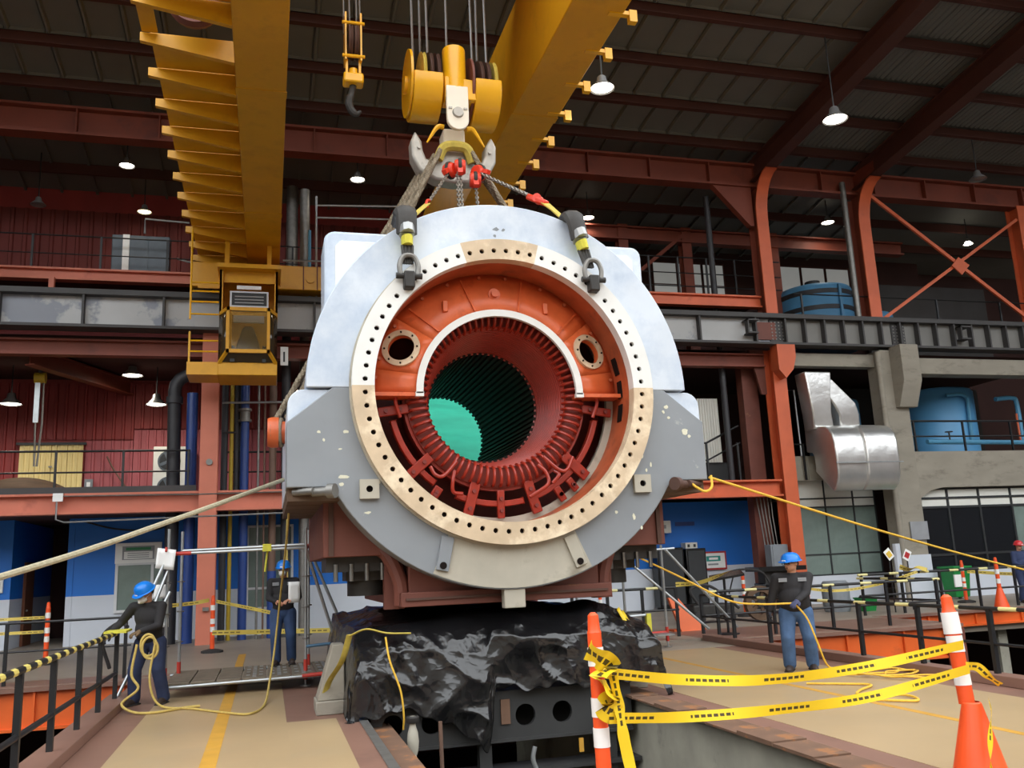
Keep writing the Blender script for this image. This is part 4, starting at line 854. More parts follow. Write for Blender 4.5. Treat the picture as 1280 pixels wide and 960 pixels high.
for i,x in enumerate((1.18,1.28,1.4,1.46)): tag(MB().tube([(x,14,10.9),(x-.04,14,RZ)],.016,6).build('hoist_rope','wire_rope'),['leftmost thin rope of the small auxiliary hook','second thin rope of the small auxiliary hook','third thin rope of the small auxiliary hook','rightmost thin rope of the small auxiliary hook'][i],'rope','ropes of the auxiliary hook')

# ================================================================ STATOR
SX,SZ,SY = 3.05,4.09,11.18
stt = thing('generator_stator','huge grey and white generator stator hanging from the crane with open red bore','stator',(SX,13.5,1.3))
def sp(r,a,y): return Vector((SX+r*math.cos(rad(a)), y, SZ+r*math.sin(rad(a))))
R0,R1 = 1.99,2.61
# front ring: white upper half, grey lower half with shoulders
upper = [(R1*math.cos(rad(a)),R1*math.sin(rad(a))) for a in range(0,181,3)]+[(R0*math.cos(rad(a)),R0*math.sin(rad(a))) for a in range(180,-1,-3)]
MB().prism(upper,(SX,SY,SZ+.0),(1,0,0),(0,0,1),(0,.55,0)).build('upper_casing','case_white',stt,bevel=.012)
a_s = math.degrees(math.asin(1.26/R1)); arc_ = [180+a_s+(180-2*a_s)*i/60 for i in range(61)]
lower = [(-R0,-.003),(-2.28,-.003),(-2.84,-.45),(-2.84,-1.26)]+[(R1*math.cos(rad(a)),R1*math.sin(rad(a))) for a in arc_]+[(2.84,-1.26),(2.84,-.45),(2.28,-.003),(R0,-.003)]+[(R0*math.cos(rad(a)),R0*math.sin(rad(a))) for a in range(357,180,-3)]
MB().prism(lower,(SX,SY,SZ),(1,0,0),(0,0,1),(0,.55,0)).build('lower_casing','case_grey',stt,bevel=.012)
for s_ in (-1,1):   # shoulder brackets running back along the frame
    rc = [(2.2,-1.24),(2.83,-1.24),(2.83,-.28)]+[(2.63+.2*math.cos(rad(a)),-.22+.2*math.sin(rad(a))) for a in range(10,91,16)]+[(2.2,-.02)]
    MB().prism([(s_*p[0],p[1]) for p in rc],(SX,SY+.06,SZ),(1,0,0),(0,0,1),(0,3.9,0)).build('shoulder','case_white',stt,bevel=.01)
    for i in range(5): B(SX+s_*2.5-.32,SX+s_*2.5+.32,SY+.1+i*.75,SY+.8+i*.75,SZ-1.42,SZ-1.25).build('packing_timber','wood_dark',stt)
    # cooler boxes
    cbx = [(1.0,2.12),(1.92,.4),(2.35,.4),(2.35,2.1)]+[(2.2+.15*math.cos(rad(a)),2.17+.15*math.sin(rad(a))) for a in range(0,91,18)]+[(1.0,2.32)]
    bx_ = MB().prism([(s_*p[0],p[1]) for p in cbx],(SX,11.75,SZ),(1,0,0),(0,0,1),(0,.7,0)).build('cooler_box','case_white',stt,bevel=.04,seg=3)
    inn = [(1.2,1.95),(1.98,.5),(2.2,.5),(2.2,2.1),(2.12,2.18),(1.2,2.18)]
    MB().prism([(s_*p[0],p[1]) for p in inn],(SX,11.735,SZ),(1,0,0),(0,0,1),(0,.03,0)).build('cover_panel','flange_white',bx_,bevel=.01)
    # feet
    ft = MB().prism([(s_*p[0],p[1]) for p in [(1.35,-2.11),(2.37,-2.11),(2.37,-1.3),(1.35,-1.3)]],(SX,11.7,SZ),(1,0,0),(0,0,1),(0,4.0,0)).build('foot_box','oxide',stt,bevel=.01)
    B(SX+s_*2.27-.03,SX+s_*2.27+.03,11.66,11.7,SZ-2.1,SZ-1.3).build('flange_rib','oxide_dark',ft)
    MB().box(SX+s_*1.9-.42,SX+s_*1.9+.42,11.9,12.9,SZ-2.3,SZ-2.11).build('sole_plate','iron_dark',ft); MB().box(SX+s_*1.75-.3,SX+s_*1.75+.3,12.1,12.7,SZ-2.42,SZ-2.3).cyl((SX+s_*1.75,12.4,SZ-2.62),(SX+s_*1.75,12.4,SZ-2.42),.26,n=18).build('jack_pad','iron_dark',ft)
    for k_ in range(4): MB().cyl((SX+s_*1.9-.3+.2*k_,11.88,SZ-2.42),(SX+s_*1.9-.3+.2*k_,11.88,SZ-2.2),.03,n=8).build('bolt','steel',ft)
    # round trunnion with winding rope at the side
    tn = MB().lathe([(0,-.05),(.2,-.05),(.22,0),(.22,.1),(.16,.12),(.16,.5)],(SX+s_*3.02,13.0,SZ-.3),(-s_,0,0),24).build('trunnion','orange_cover',stt)
    for k_ in range(3): MB().tube([(SX+s_*(2.88+.055*k_-.03*math.cos(a)),13.0+.19*math.cos(a),SZ-.3+.19*math.sin(a)) for a in [2*PI*j/20 for j in range(20)]],.03,6,closed=True).build('cable_turn','cable_steel',tn)
    MB().cyl((SX+s_*2.52,SY+.02,SZ-1.32),(SX+s_*2.3,SY-.12,SZ-1.32),.055,n=16).cyl((SX+s_*2.34,SY-.1,SZ-1.32),(SX+s_*2.26,SY-.15,SZ-1.32),.09,n=16).cyl((SX+s_*2.75,SY+.1,SZ-1.31),(SX+s_*2.52,SY-.04,SZ-1.31),.045,n=16).build('alignment_pin','steel_dull' if s_<0 else 'oxide_dark',stt)
    lg = MB(); cx_,cz_ = SX+s_*1.835,SZ-1.3; hs = .12
    lg.holed(lambda a,b: Vector((a,SY-.07,b)),cx_-hs,cx_+hs,cz_-hs,cz_+hs,cx_,cz_,.042,.042,4)
    lg.box(cx_-hs,cx_+hs,SY-.069,SY,cz_-hs,cz_-hs+.001).box(cx_-hs,cx_-hs+.001,SY-.069,SY,cz_-hs,cz_+hs).box(cx_+hs-.001,cx_+hs,SY-.069,SY,cz_-hs,cz_+hs).box(cx_-hs,cx_+hs,SY-.069,SY,cz_+hs-.001,cz_+hs)
    l_ = lg.build('square_lug','case_cream',stt,smooth=False); MB().cyl((cx_,SY-.01,cz_),(cx_,SY-.004,cz_),.05,n=12).build('hole_bottom','bore_wall',l_)
# body shell and base behind
MB().lathe([(2.3,0),(2.35,0),(2.35,4.3),(2.3,4.3)],(SX,11.72,SZ),(0,1,0),64).build('frame_shell','oxide',stt)
B(SX-1.3,SX+1.3,11.6,15.9,1.32,2.3).build('base_saddle','oxide',stt,bevel=.02)
B(SX-1.42,SX+1.42,11.45,15.9,1.32,1.5).build('base_flange','oxide',stt,bevel=.01); B(SX-1.36,SX+1.36,11.42,11.45,1.40,1.43).build('base_seam','oxide_dark',stt)
for s_ in (-1,1):
    MB().tube(bez([(SX+s_*1.75,11.9,SZ-1.95),(SX+s_*1.55,11.75,SZ-2.1),(SX+s_*1.4,11.7,SZ-2.45),(SX+s_*1.38,11.7,SZ-2.75)],5),.1,10).build('corner_pipe','oxide',stt)
    B(SX+s_*1.45-.13,SX+s_*1.45+.13,11.85,12.0,SZ-2.8,SZ-2.0).build('side_web','oxide',stt)
B(SX-.14,SX+.14,11.2,11.35,1.25,1.62).build('bottom_lug','case_cream',stt,bevel=.01)
# bare cream patch and two bars at the bottom
cp = [(r*math.cos(rad(a)),r*math.sin(rad(a))) for r,aa in ((2.075,range(246,297,3)),(2.59,range(294,245,-3))) for a in aa]
MB().prism(cp,(SX,SY-.012,SZ),(1,0,0),(0,0,1),(0,.012,0)).build('bare_patch','case_cream',stt)
for a0,a1,m in ((247,250,'case_grey'),(292,290,'case_cream')):
    p,q = sp(2.1,a0-1,SY-.03),sp(2.52,a1-2 if a0<270 else a1+1,SY-.03)
    b_ = MB().bar(p,q,.16,.05,(0,1,0)).build('bolted_bar',m,stt,bevel=.008); e = q*.85+p*.15
    MB().cyl(e+Vector((0,-.036,0)),e+Vector((0,-.02,0)),.045,n=14).build('bolt_hole','bore_wall',b_)
# paint chips on the lower half
for i,(x,z,w_,h_) in enumerate(((.93,3.52,.1,.05),(.86,3.3,.06,.03),(.9,2.95,.16,.06),(.88,2.86,.08,.05),(1.2,2.82,.03,.1),(1.35,2.9,.03,.12),(1.2,2.5,.09,.04),(.6,3.52,.06,.05),(.66,3.42,.04,.05),(5.35,3.85,.08,.06),(5.3,3.78,.05,.05),(5.37,3.7,.06,.04),(5.6,3.5,.12,.09),(5.66,3.44,.06,.05),(4.92,3.25,.05,.06),(4.93,3.17,.04,.07),(5.05,3.05,.03,.09),(4.98,2.97,.04,.06),(5.02,3.6,.05,.03),(4.75,2.35,.05,.1),(4.85,2.2,.04,.08),(4.5,2.42,.05,.05))):
    n_ = 9; pl = [(x+w_/2*math.cos(2*PI*k_/n_)*random.uniform(.6,1.1), z+h_/2*math.sin(2*PI*k_/n_)*random.uniform(.6,1.1)) for k_ in range(n_)]
    MB().prism(pl,(0,SY-.003,0),(1,0,0),(0,0,1),(0,.003,0)).build('paint_chip','chip',stt,smooth=False)
for x,z,w_,h_ in ((3.0,6.34,.12,.07),(3.1,6.33,.07,.05),(2.98,6.24,.06,.05)):
    pl = [(x+w_/2*math.cos(2*PI*k_/9)*random.uniform(.5,1.1), z+h_/2*math.sin(2*PI*k_/9)*random.uniform(.5,1.1)) for k_ in range(9)]
    MB().prism(pl,(0,SY-.003,0),(1,0,0),(0,0,1),(0,.003,0)).build('scuff_mark','box_grey',stt,smooth=False)
# bolted flange with real holes, four coloured segments
FY0,FY1,RB,RF0,RF1 = 11.03,11.2,1.885,1.765,2.05
NB = 68
segs = (('flange_white',0,76),('flange_beige',76,107),('flange_white',107,180),('flange_beige',180,360))
for m,a0,a1 in segs:
    mb = MB(); n = max(1, round((a1-a0)/360*NB)); da = (a1-a0)/n; rh = .033
    for i in range(n):
        A0 = a0+i*da; ca = A0+da/2; ra = math.degrees(rh/RB)
        mb.holed(lambda a,r: sp(r,a,FY0),A0,A0+da,RF0,RF1,ca,RB,ra,rh,4)
        k_ = 10; c0 = [sp(RB,ca,FY0)+Vector((rh*math.cos(2*PI*j/k_),0,rh*math.sin(2*PI*j/k_))) for j in range(k_)]; c1 = [p+Vector((0,.1,0)) for p in c0]
        mb.add(c0+c1,[(j,j+k_,(j+1)%k_+k_,(j+1)%k_) for j in range(k_)]+[tuple(k_+j for j in reversed(range(k_)))])
    for r,fl_ in ((RF1,0),(RF0,1)):
        ns = max(4,int((a1-a0)/3)); pa = [a0+(a1-a0)*i/ns for i in range(ns+1)]
        mb.add([sp(r,a,FY0) for a in pa]+[sp(r,a,FY1) for a in pa],[(i,i+1,i+2+ns,i+1+ns) for i in range(ns)])
    mb.build('bolt_flange',m,stt,ang=30)
    mb = MB()
    for i in range(n):
        c0 = sp(RB,a0+i*da+da/2,FY0+.05); mb.cyl(c0,c0+Vector((0,.05,0)),.034,n=8)
    o = mb.build('bolt_hole_bottoms','bore_wall',stt); o['kind'] = 'stuff'
MB().ring(2.045,2.075,SY-.03,SY+.02,0,360,96,(SX,SZ)).build('flange_seam','case_cream',stt)
# throat wall and inner seat ring
MB().lathe([(1.765,11.2),(1.765,11.86)],(SX,0,SZ),(0,1,0),72,ref=(1,0,0)).build('throat_wall','rust_orange',stt)
ir = MB(); n = 26
for i in range(n):
    A0 = 180+i*180/n; ir.holed(lambda a,r: sp(r,a,11.82),A0,A0+180/n,1.665,1.765,A0+90/n,1.715,.5,.015,3)
ir.arc(1.665,1.765,11.821,11.9,180,360,60,(SX,SZ)); ir.build('inner_seat_ring','case_cream',stt)
for a in (13,2,-9): MB().bar(sp(1.76,a-4,11.5),sp(1.76,a+4,11.5),.14,.02,(math.cos(rad(a)),0,math.sin(rad(a)))).build('wall_slot','bore_wall',stt)
MB().lathe([(1.0,12.75),(2.3,12.8)],(SX,0,SZ),(0,1,0),64,ref=(1,0,0)).build('end_plate','winding_dark',stt)
MB().lathe([(1.765,11.86),(1.9,11.9),(1.9,12.8)],(SX,0,SZ),(0,1,0),64,ref=(1,0,0)).build('inner_wall','winding_dark',stt)
# orange upper end cover: shallow cone with two round ports
def cov(a,r):
    t_ = (r-1.16)/(1.765-1.16); return sp(r,a,11.46+.26*t_)
mb = MB(); PA = (25,155); pr = 1.47; hr = .2
bounds = [0,12,38,142,168,180]
for a0,a1 in zip(bounds[:-1],bounds[1:]):
    if a1-a0 == 26:
        mb.holed(cov,a0,a1,1.16,1.765,(a0+a1)/2,pr,math.degrees(hr/pr),hr,8)
    else:
        k_ = max(2,int((a1-a0)/4)); mb.add([cov(a0+(a1-a0)*i/k_,r) for i in range(k_+1) for r in (1.16,1.4,1.6,1.765)],[(i*4+j,i*4+4+j,i*4+5+j,i*4+1+j) for i in range(k_) for j in range(3)])
cv = mb.build('end_cover','orange_cover',stt,solid=.03)
for a in (0,180):
    s_ = 1 if a == 0 else -1; B(min(SX+s_*1.1,SX+s_*1.75),max(SX+s_*1.1,SX+s_*1.75),11.46,11.78,SZ-.05,SZ+.0).build('joint_flange','orange_cover',stt)
for ca in PA:
    c0 = cov(ca,pr); nrm = (cov(ca,pr+.1)-cov(ca,pr-.1)).cross(cov(ca+2,pr)-cov(ca-2,pr)).normalized()
    if nrm.y > 0: nrm = -nrm
    rg_ = MB().lathe([(.185,.02),(.185,.05),(.262,.05),(.262,.0)],c0,nrm,36).build('port_ring','flange_beige',cv)
    u_,v_,_ = frame(nrm)
    for k_ in range(8): q = c0+(u_*math.cos(k_*PI/4)+v_*math.sin(k_*PI/4))*.225; MB().cyl(q+nrm*.05,q+nrm*.065,.013,n=8).build('bolt','bore_wall',rg_)
    MB().lathe([(.19,.03),(.19,-.07)],c0,nrm,28).build('port_tube','orange_cover',cv)
for a in (45,76,106,135): MB().bar(cov(a,1.18)+Vector((0,-.02,0)),cov(a,1.7)+Vector((0,-.02,0)),.025,.05,(0,1,0)).build('rib','orange_cover',cv)
for a in (60,121): c0 = cov(a,1.42); MB().box(c0.x-.035,c0.x+.035,c0.y-.08,c0.y,c0.z-.08,c0.z+.08).build('lifting_tab','orange_cover',cv,bevel=.01)
c0 = cov(91,1.42); MB().lathe([(0,.1),(.05,.1),(.05,.05),(.085,.05),(.085,-.02)],c0,(0,-1,0),20).build('plug','orange_cover',cv)
for a in (8,33,52,66,84,97,113,127,146,163,172): c0 = cov(a,1.7); MB().cyl(c0+Vector((0,-.05,0)),c0,.024,n=8).build('bolt','rust_orange',cv)
wr_ = MB(); n = 16
for i in range(n): wr_.holed(lambda a,r: sp(r,a,11.42),-1+i*182/n,-1+(i+1)*182/n,1.075,1.17,-1+(i+.5)*182/n,1.12,.55,.013,3)
wr_.arc(1.075,1.17,11.421,11.48,-1,181,60,(SX,SZ)); wr_.build('white_arc_ring','flange_white',stt)
for s_ in (-1,1): B(min(SX+s_*1.07,SX+s_*1.18),max(SX+s_*1.07,SX+s_*1.18),11.42,11.5,SZ-.06,SZ).build('ring_end','flange_white',stt)
# coil ends, one by one
NC = 72; first = None
for i in range(NC):
    a = 360*i/NC
    if first is None:
        mb = MB().tube(bez([(1.24,11.78,0),(1.23,11.66,0),(1.12,11.62,0),(1.02,11.67,0),(.98,11.78,0)],4),.022,7); 
        me_o = mb.build('coil_end','winding_red',stt); me = me_o.data
        off = WL[me_o].copy()
        for v_ in me.vertices: v_.co += off
        put(me_o, Vector((SX,0,SZ)), stt); first = me_o
    else: c_ = dup(first, (SX,0,SZ), stt, (0,-rad(a),0))
MB().lathe([(1.0,11.72),(1.235,11.72),(1.27,11.74),(1.27,12.3)],(SX,0,SZ),(0,1,0),72,ref=(1,0,0)).build('winding_backing','winding_dark',stt)
MB().lathe([(1.235,11.78),(1.31,11.78),(1.31,11.9),(1.235,11.9)],(SX,0,SZ),(0,1,0),72,ref=(1,0,0)).build('binding_ring','winding_red',stt)
prof = [(1.0,11.70)]
for i in range(18):
    t_ = i/18; r = .995-.17*t_; y = 11.72+.88*t_; prof += [(r,y),(r-.002,y+.034),(r-.012,y+.04)]
MB().lathe(prof+[(.805,12.6)],(SX,0,SZ),(0,1,0),96,ref=(1,0,0)).build('winding_cone','winding_red',stt,ang=20)
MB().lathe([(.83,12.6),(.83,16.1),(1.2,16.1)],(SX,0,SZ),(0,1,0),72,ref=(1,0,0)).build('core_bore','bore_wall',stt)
first = None; NS = 60
for i in range(NS):
    if first is None:
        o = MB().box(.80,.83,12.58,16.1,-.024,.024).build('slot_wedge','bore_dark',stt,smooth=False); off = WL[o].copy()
        for v_ in o.data.vertices: v_.co += off
        put(o, Vector((SX,0,SZ)), stt); first = o
    else: dup(first,(SX,0,SZ),stt,(0,-rad(360*i/NS),0))
# lower support ring and brackets
for a0,a1 in ((193,233),(246,283),(287,347)): MB().arc(1.44,1.52,11.74,11.86,a0,a1,24,(SX,SZ)).build('support_ring','winding_red',stt,bevel=.01)
for a,r0,r1,w_ in ((188,1.25,1.66,.13),(221,1.26,1.68,.14),(254,1.24,1.7,.14),(270,1.3,1.68,.1),(288,1.24,1.7,.14),(318,1.24,1.7,.15),(352,1.25,1.7,.12),(236,1.5,1.68,.12),(302,1.5,1.72,.1),(310,1.52,1.72,.1)):
    b_ = MB().bar(sp(r0,a,11.72),sp(r1,a,11.74),w_,.06,(0,1,0)).build('bracket','winding_red',stt,bevel=.012)
    for rr in (r0+.12,r1-.1): MB().cyl(sp(rr,a,11.69),sp(rr,a,11.66),.028,n=8).build('bolt','winding_dark',b_)
def lead(pts): MB().tube(bez(pts,6),.026,8).build('bent_lead','winding_red',stt)
lead([sp(1.2,182,11.66),sp(1.38,180,11.62),sp(1.43,184,11.6),sp(1.4,193,11.62)]); lead([sp(1.2,-2,11.66),sp(1.38,0,11.62),sp(1.44,-4,11.6),sp(1.4,-13,11.62)])
lead([sp(1.1,236,11.62),sp(1.36,234,11.6),sp(1.42,230,11.6),sp(1.38,225,11.62)]); lead([sp(1.22,238,11.64),sp(1.36,240,11.6),sp(1.48,243,11.62),sp(1.45,248,11.64)])
lead([sp(1.05,305,11.62),sp(1.33,308,11.6),sp(1.4,312,11.6),sp(1.35,320,11.62)]); lead([sp(1.1,298,11.62),sp(1.25,300,11.6),sp(1.4,297,11.58),sp(1.46,285,11.6)])
lead([sp(1.3,306,11.66),sp(1.38,306,11.6),sp(1.42,300,11.6)])
# green cloth over the far end
MB().grid(lambda u,v: Vector((SX-1.7+4.0*u, 16.5+2.6*v+.05*math.sin(7*u+16*v)+.03*math.sin(31*v+6*u), SZ-1.7+3.1*v+.04*math.sin(5*u+19*v))),50,60).build('green_rear_cloth','green_cloth',stt,solid=.006,ang=180)
for x in (SX-1.6,SX+1.6): MB().tube([(x,16.55,SZ-1.65),(x,15.9,SZ-1.5)],.02,6).build('cloth_tie','strap_yellow',stt)

# ================================================================ SLINGS
def rope(name,label,cat,pts,r,m,smooth_n=8,group=None,n=8):
    return tag(MB().tube(bez(pts,smooth_n) if len(pts)>2 else pts, r, n).build(name,m), label, cat, group)
def twisted(mb, p, q, r, strands=3, turns=30, seg=90):
    """laid steel cable: helical strands round the line p-q"""
    p = Vector(p); q = Vector(q); u,v,d = frame(q-p)
    for s_ in range(strands):
        mb.tube([p+(q-p)*(i/seg)+(u*math.cos(2*PI*(turns*i/seg+s_/strands))+v*math.sin(2*PI*(turns*i/seg+s_/strands)))*r*.5 for i in range(seg+1)], r*.62, 5)
for s_,side in ((-1,'left'),(1,'right')):
    for k_ in range(4):
        x0 = HX+s_*(.28+.085*k_); mb = MB(); twisted(mb,(HX+s_*(.27+.07*k_),HY-.3+.18*k_,8.74-.02*k_),(SX+s_*(2.5+.15*k_),12.85+.1*k_,SZ-.08),.046,4,34,150)
        o = tag(mb.build('lifting_cable','cable_steel'),['front','second','third','rear'][k_]+' thick steel lifting cable from the hook down to the '+side+' trunnion','cable','steel cables on the '+side+' side of the hook')
def shackle_sling(side,s_,top,edge,bot):
    t = thing('padded_sling','black padded lifting sling over the '+side+' casing edge with a shackle on the flange','sling',bot)
    top,edge,bot = Vector(top),Vector(edge),Vector(bot); mid = edge.lerp(bot,.45)
    f = edge+Vector((0,-.16,.02))
    MB().tube(bez([edge+Vector((s_*-.02,.5,.12)),edge+Vector((0,.12,.1)),f,edge.lerp(bot,.33)+Vector((0,-.12,0))],5),[.13]*6+[.155]*5+[.14]*5,10,flat=.6).build('sleeve','sleeve_black',t)
    e2 = edge.lerp(bot,.22)+Vector((0,-.13,0)); e3 = edge.lerp(bot,.34)+Vector((0,-.13,0))
    MB().tube([e2,e3],.16,10,flat=.65).build('silver_band','sleeve_silver',t)
    g0 = edge.lerp(bot,.38)+Vector((0,-.12,0)); g1 = edge.lerp(bot,.52)+Vector((0,-.1,0)); MB().tube([g0,g1],[.13,.125],10,flat=.6).build('lime_band','strap_lime',t)
    g2 = edge.lerp(bot,.82)+Vector((0,-.08,0))
    for k_ in range(4): MB().tube([g1+Vector(((k_-1.5)*.04,0,0)),g2+Vector(((k_-1.5)*.03,0,0))],.03,6).build('web_ply','sleeve_black',t)
    MB().tube(bez([bot+Vector((-.11,-.1,-.02)),bot+Vector((-.12,-.1,.12)),bot+Vector((-.06,-.1,.24)),bot+Vector((.06,-.1,.24)),bot+Vector((.12,-.1,.12)),bot+Vector((.11,-.1,-.02))],5),.035,8).build('shackle_bow','steel_dull',t)
    MB().cyl(bot+Vector((-.17,-.1,-.03)),bot+Vector((.17,-.1,-.03)),.04,n=10).build('shackle_pin','iron_dark',t)
    MB().box(bot.x-.07,bot.x+.07,bot.y-.16,bot.y+.1,bot.z-.2,bot.z+.03).build('eye_lug','iron_dark',t,bevel=.02)
    return t
shackle_sling('left',-1,(2.44,13.4,7.6),(1.73,11.2,6.42),(1.74,11.05,5.56)); shackle_sling('right',1,(4.24,13.4,7.7),(4.1,11.2,6.5),(4.3,11.05,5.62))
def chain_mesh(mb,p,q,link=.07,r=.012):
    p = Vector(p); q = Vector(q); L_ = (q-p).length; n = int(L_/(link*.75)); u,v,d = frame(q-p)
    for i in range(n):
        c = p+(q-p)*((i+.5)/n); a,b = (u,d) if i%2 else (v,d)
        mb.tube([c+a*(link*.32*math.cos(2*PI*k_/8))+b*(link*.55*math.sin(2*PI*k_/8)) for k_ in range(8)], r, 5, closed=True)
def hoist(label,c,q,strap_to=None,flip=1,chains=((0,0),)):
    t = thing('lever_hoist',label,'hoist',c); c = Vector(c); q = Vector(q); d = (q-c).normalized(); u,v,_ = frame(d)
    MB().lathe([(0,-.09),(.11,-.09),(.13,-.05),(.13,.05),(.11,.09),(0,.09)],c,u,20).build('gear_case','hoist_red',t); MB().bar(c+v*.05,c+v*.05+d*.22+v*.03,.08,.07).build('lever','hoist_red',t)
    MB().lathe([(.135,-.03),(.15,-.02),(.15,.02),(.135,.03)],c,u,20).build('rim','iron_dark',t)
    for k_,(a,b) in enumerate(chains): mb = MB(); chain_mesh(mb,c+u*a,q+u*b); mb.build('load_chain','chain',t)
    MB().tube(bez([q,q+d*.06+v*.04,q+d*.14+v*.02,q+d*.15-v*.04],4),.022,6).build('end_hook','hoist_red',t)
    if strap_to: MB().bar(q+d*.1,strap_to,.09,.015).build('strap','strap_yellow',t)
    return t
hoist('red lever hoist hanging at the left of the hook',(2.86,13.45,8.25),(2.4,12.9,7.45),(1.9,11.6,6.62))
hoist('red chain hoist in the middle under the hook',(3.02,13.4,8.3),(2.95,13.0,7.1),None,1,((0,0),(.05,.05)))
hoist('red chain hoist leaning at the right of the hook',(3.26,13.35,8.06),(3.2,12.9,7.0),None)
hoist('red ratchet hoist with double chain toward the right sling',(3.34,13.4,8.22),(4.0,12.4,7.38),(4.15,11.6,6.75),1,((-.03,0),(.06,.05)))
t = thing('tension_hook','red grab hook block on the yellow strap near the right sling','hook',(4.02,12.4,7.3)); MB().bar((3.9,12.5,7.45),(4.1,12.2,7.22),.12,.1).build('body','hoist_red',t,bevel=.03); MB().cyl((3.97,12.3,7.36),(4.05,12.42,7.36),.07).build('wheel','hoist_red',t); MB().bar((4.1,12.2,7.22),(4.12,11.5,6.68),.09,.02).build('strap','strap_yellow',t)

# ================================================================ FOUNDATION FRAME AND TARPAULIN
mf = thing('foundation_frame','dark steel foundation frame with round holes in the pit','frame',(3,11.7,-1.2))
mb = MB(); FY = 11.6; cxs = [1.52,2.01,2.62,3.23,3.73,4.3]; edges = [1.25,1.76,2.3,2.95,3.48,4.0,4.7]
for cx_,a,b in zip(cxs,edges[:-1],edges[1:]):
    if cx_ == 2.62: mb.box(a,b,FY,FY+.002,-.38,.16)
    else:
        mb.holed(lambda u,v: Vector((u,FY,v)),a,b,-.38,.16,cx_,-.11,.135,.135,5)
        mb.lathe([(.135,0),(.135,.06)],(cx_,FY,-.11),(0,1,0),20)
mb.build('front_plate','frame_black',mf,ang=30)
B(1.25,4.7,FY,FY+.6,.16,.2).build('top_plate','frame_black',mf); B(1.25,4.7,FY-.02,FY+.5,-.42,-.38).build('bottom_plate','frame_black',mf); B(1.25,4.7,FY+.5,FY+.55,-.38,.16).build('rear_plate','pit_dark',mf)
B(2.9,3.02,FY-.03,FY,-.2,.1).build('rust_tab','rust_ledge',mf)
for z in (-.75,-1.15): B(1.3,4.78,FY-.05,FY+.4,z-.05,z).build('lower_rail','frame_black',mf)
for x in (1.5,2.7,4.4): B(x-.08,x+.08,FY+.05,FY+.2,-5,-.42).build('leg','frame_black',mf)
B(3.92,3.98,FY-.06,FY-.04,-.62,-.45).build('yellow_mark','floor_yellow',mf)
vl = thing('wrapped_valve','small valve wrapped in pale plastic on the pit edge','valve',(1.62,10.9,-.7)); MB().lathe([(.02,0),(.022,.25),(.035,.32),(.06,.4),(.07,.5),(.06,.6),(.04,.66),(.035,.7),(.07,.72),(.075,.76),(.04,.78),(0,.78)],(1.66,10.9,-.68),(0,0,1),14).build('body','case_cream',vl); MB().lathe([(.07,.71),(.08,.73),(.078,.77),(.06,.79)],(1.66,10.9,-.68),(0,0,1),14).build('cap','iron_dark',vl)
B(1.2,1.75,10.75,11.1,-.72,-.66).build('ledge_plate','rust_ledge',vl)
tag(MB().tube([(2.08,11.3,-1.1),(2.06,11.3,-.05)],.025,8).build('thin_rod','pipe_rust'),'thin rusty rod standing in the pit left of the tarp tail','rod')
tag(MB().tube(bez([(3.3,11.3,-1.2),(3.28,11.3,-.8),(3.22,11.3,-.6),(3.25,11.3,-.45)],5),.03,8).build('bent_hose','galv'),'pale bent hose hanging in front of the foundation frame','hose')
from mathutils import noise
def ridge(x,y,z,p=5): return max(0,1-abs(noise.noise((x,y,z)))*2.4)**p
def tarp(u,v):
    s_ = 2*u-1; a = abs(s_); sg_ = 1 if s_>=0 else -1
    dz = 0
    W_ = 1.9 if s_<0 else 2.05
    if a < .84: x = W_*(a/.84)
    else: t_ = (a-.84)/.16; x = W_+.16*t_**.7; dz = (1.1 if s_<0 else .62)*t_
    X = 3.0+sg_*x
    hem = .06-.5*max(0,min(1,(X-1.85)/.85)) if X < 2.72 else min(.24,-.44+8*(X-2.72))
    hem += .04*math.sin(X*9)+.03*math.sin(X*23)
    zt = 1.17-.2*math.exp(-((X-.95)/.5)**2)-.25*max(0,(X-4.2))+.06*noise.noise((X*1.3,0,1.7))
    if v < .45: t_ = v/.45; Y = 16.2-4.3*t_; z = zt+.07*noise.noise((X*1.4,Y*1.1,5))
    else:
        t_ = (v-.45)/.55; Y = 11.9-.38*min(1,t_*3.2)**.6-.06*t_; z = zt+(hem-zt)*t_
    z -= dz
    # folds: long drapes hanging from the top edge plus crisp creases crossing them
    f1 = noise.noise((X*1.5+z*.9,z*.55,3.1)); f2 = ridge(X*1.0-z*.8,z*.7+Y*.3,9.9,2.5); f3 = ridge(X*1.9+z*1.5,z*1.3-Y*.4,2.2,2.5); f4 = noise.noise((X*4.2-z*2.2,z*3.6+Y*2,7.7))
    Y -= .13*f1+.09*f2+.05*f3+.025*f4; z += .02*f4+(.06*f2+.05*f3 if v<.45 else 0)
    X += .03*f4+sg_*(.06*f1 if a>.84 else 0)
    if v > .45 and z < .35: Y = min(Y, 11.56)
    return Vector((X,Y,max(z,.01) if a>.9 else z))
tp = tag(MB().grid(tarp,150,130).build('black_tarp','plastic_black',solid=.006,ang=180),'wrinkled black plastic tarp draped over the machine base below the stator','tarp')
t = thing('tape_roll','bunched yellow warning tape on the left shoulder of the black tarp','tape',(1.2,11.7,1.0)); MB().tube(bez([(1.0,11.65,1.0),(1.2,11.55,1.08),(1.45,11.5,1.02),(1.75,11.48,1.0)],5),.03,6,flat=.4).build('strip','strap_yellow',t); MB().tube(bez([(1.0,11.62,1.02),(.92,11.8,.7),(.78,12.2,.4),(.7,12.35,.1)],5),.045,6,flat=.2).build('strip','strap_yellow',t)
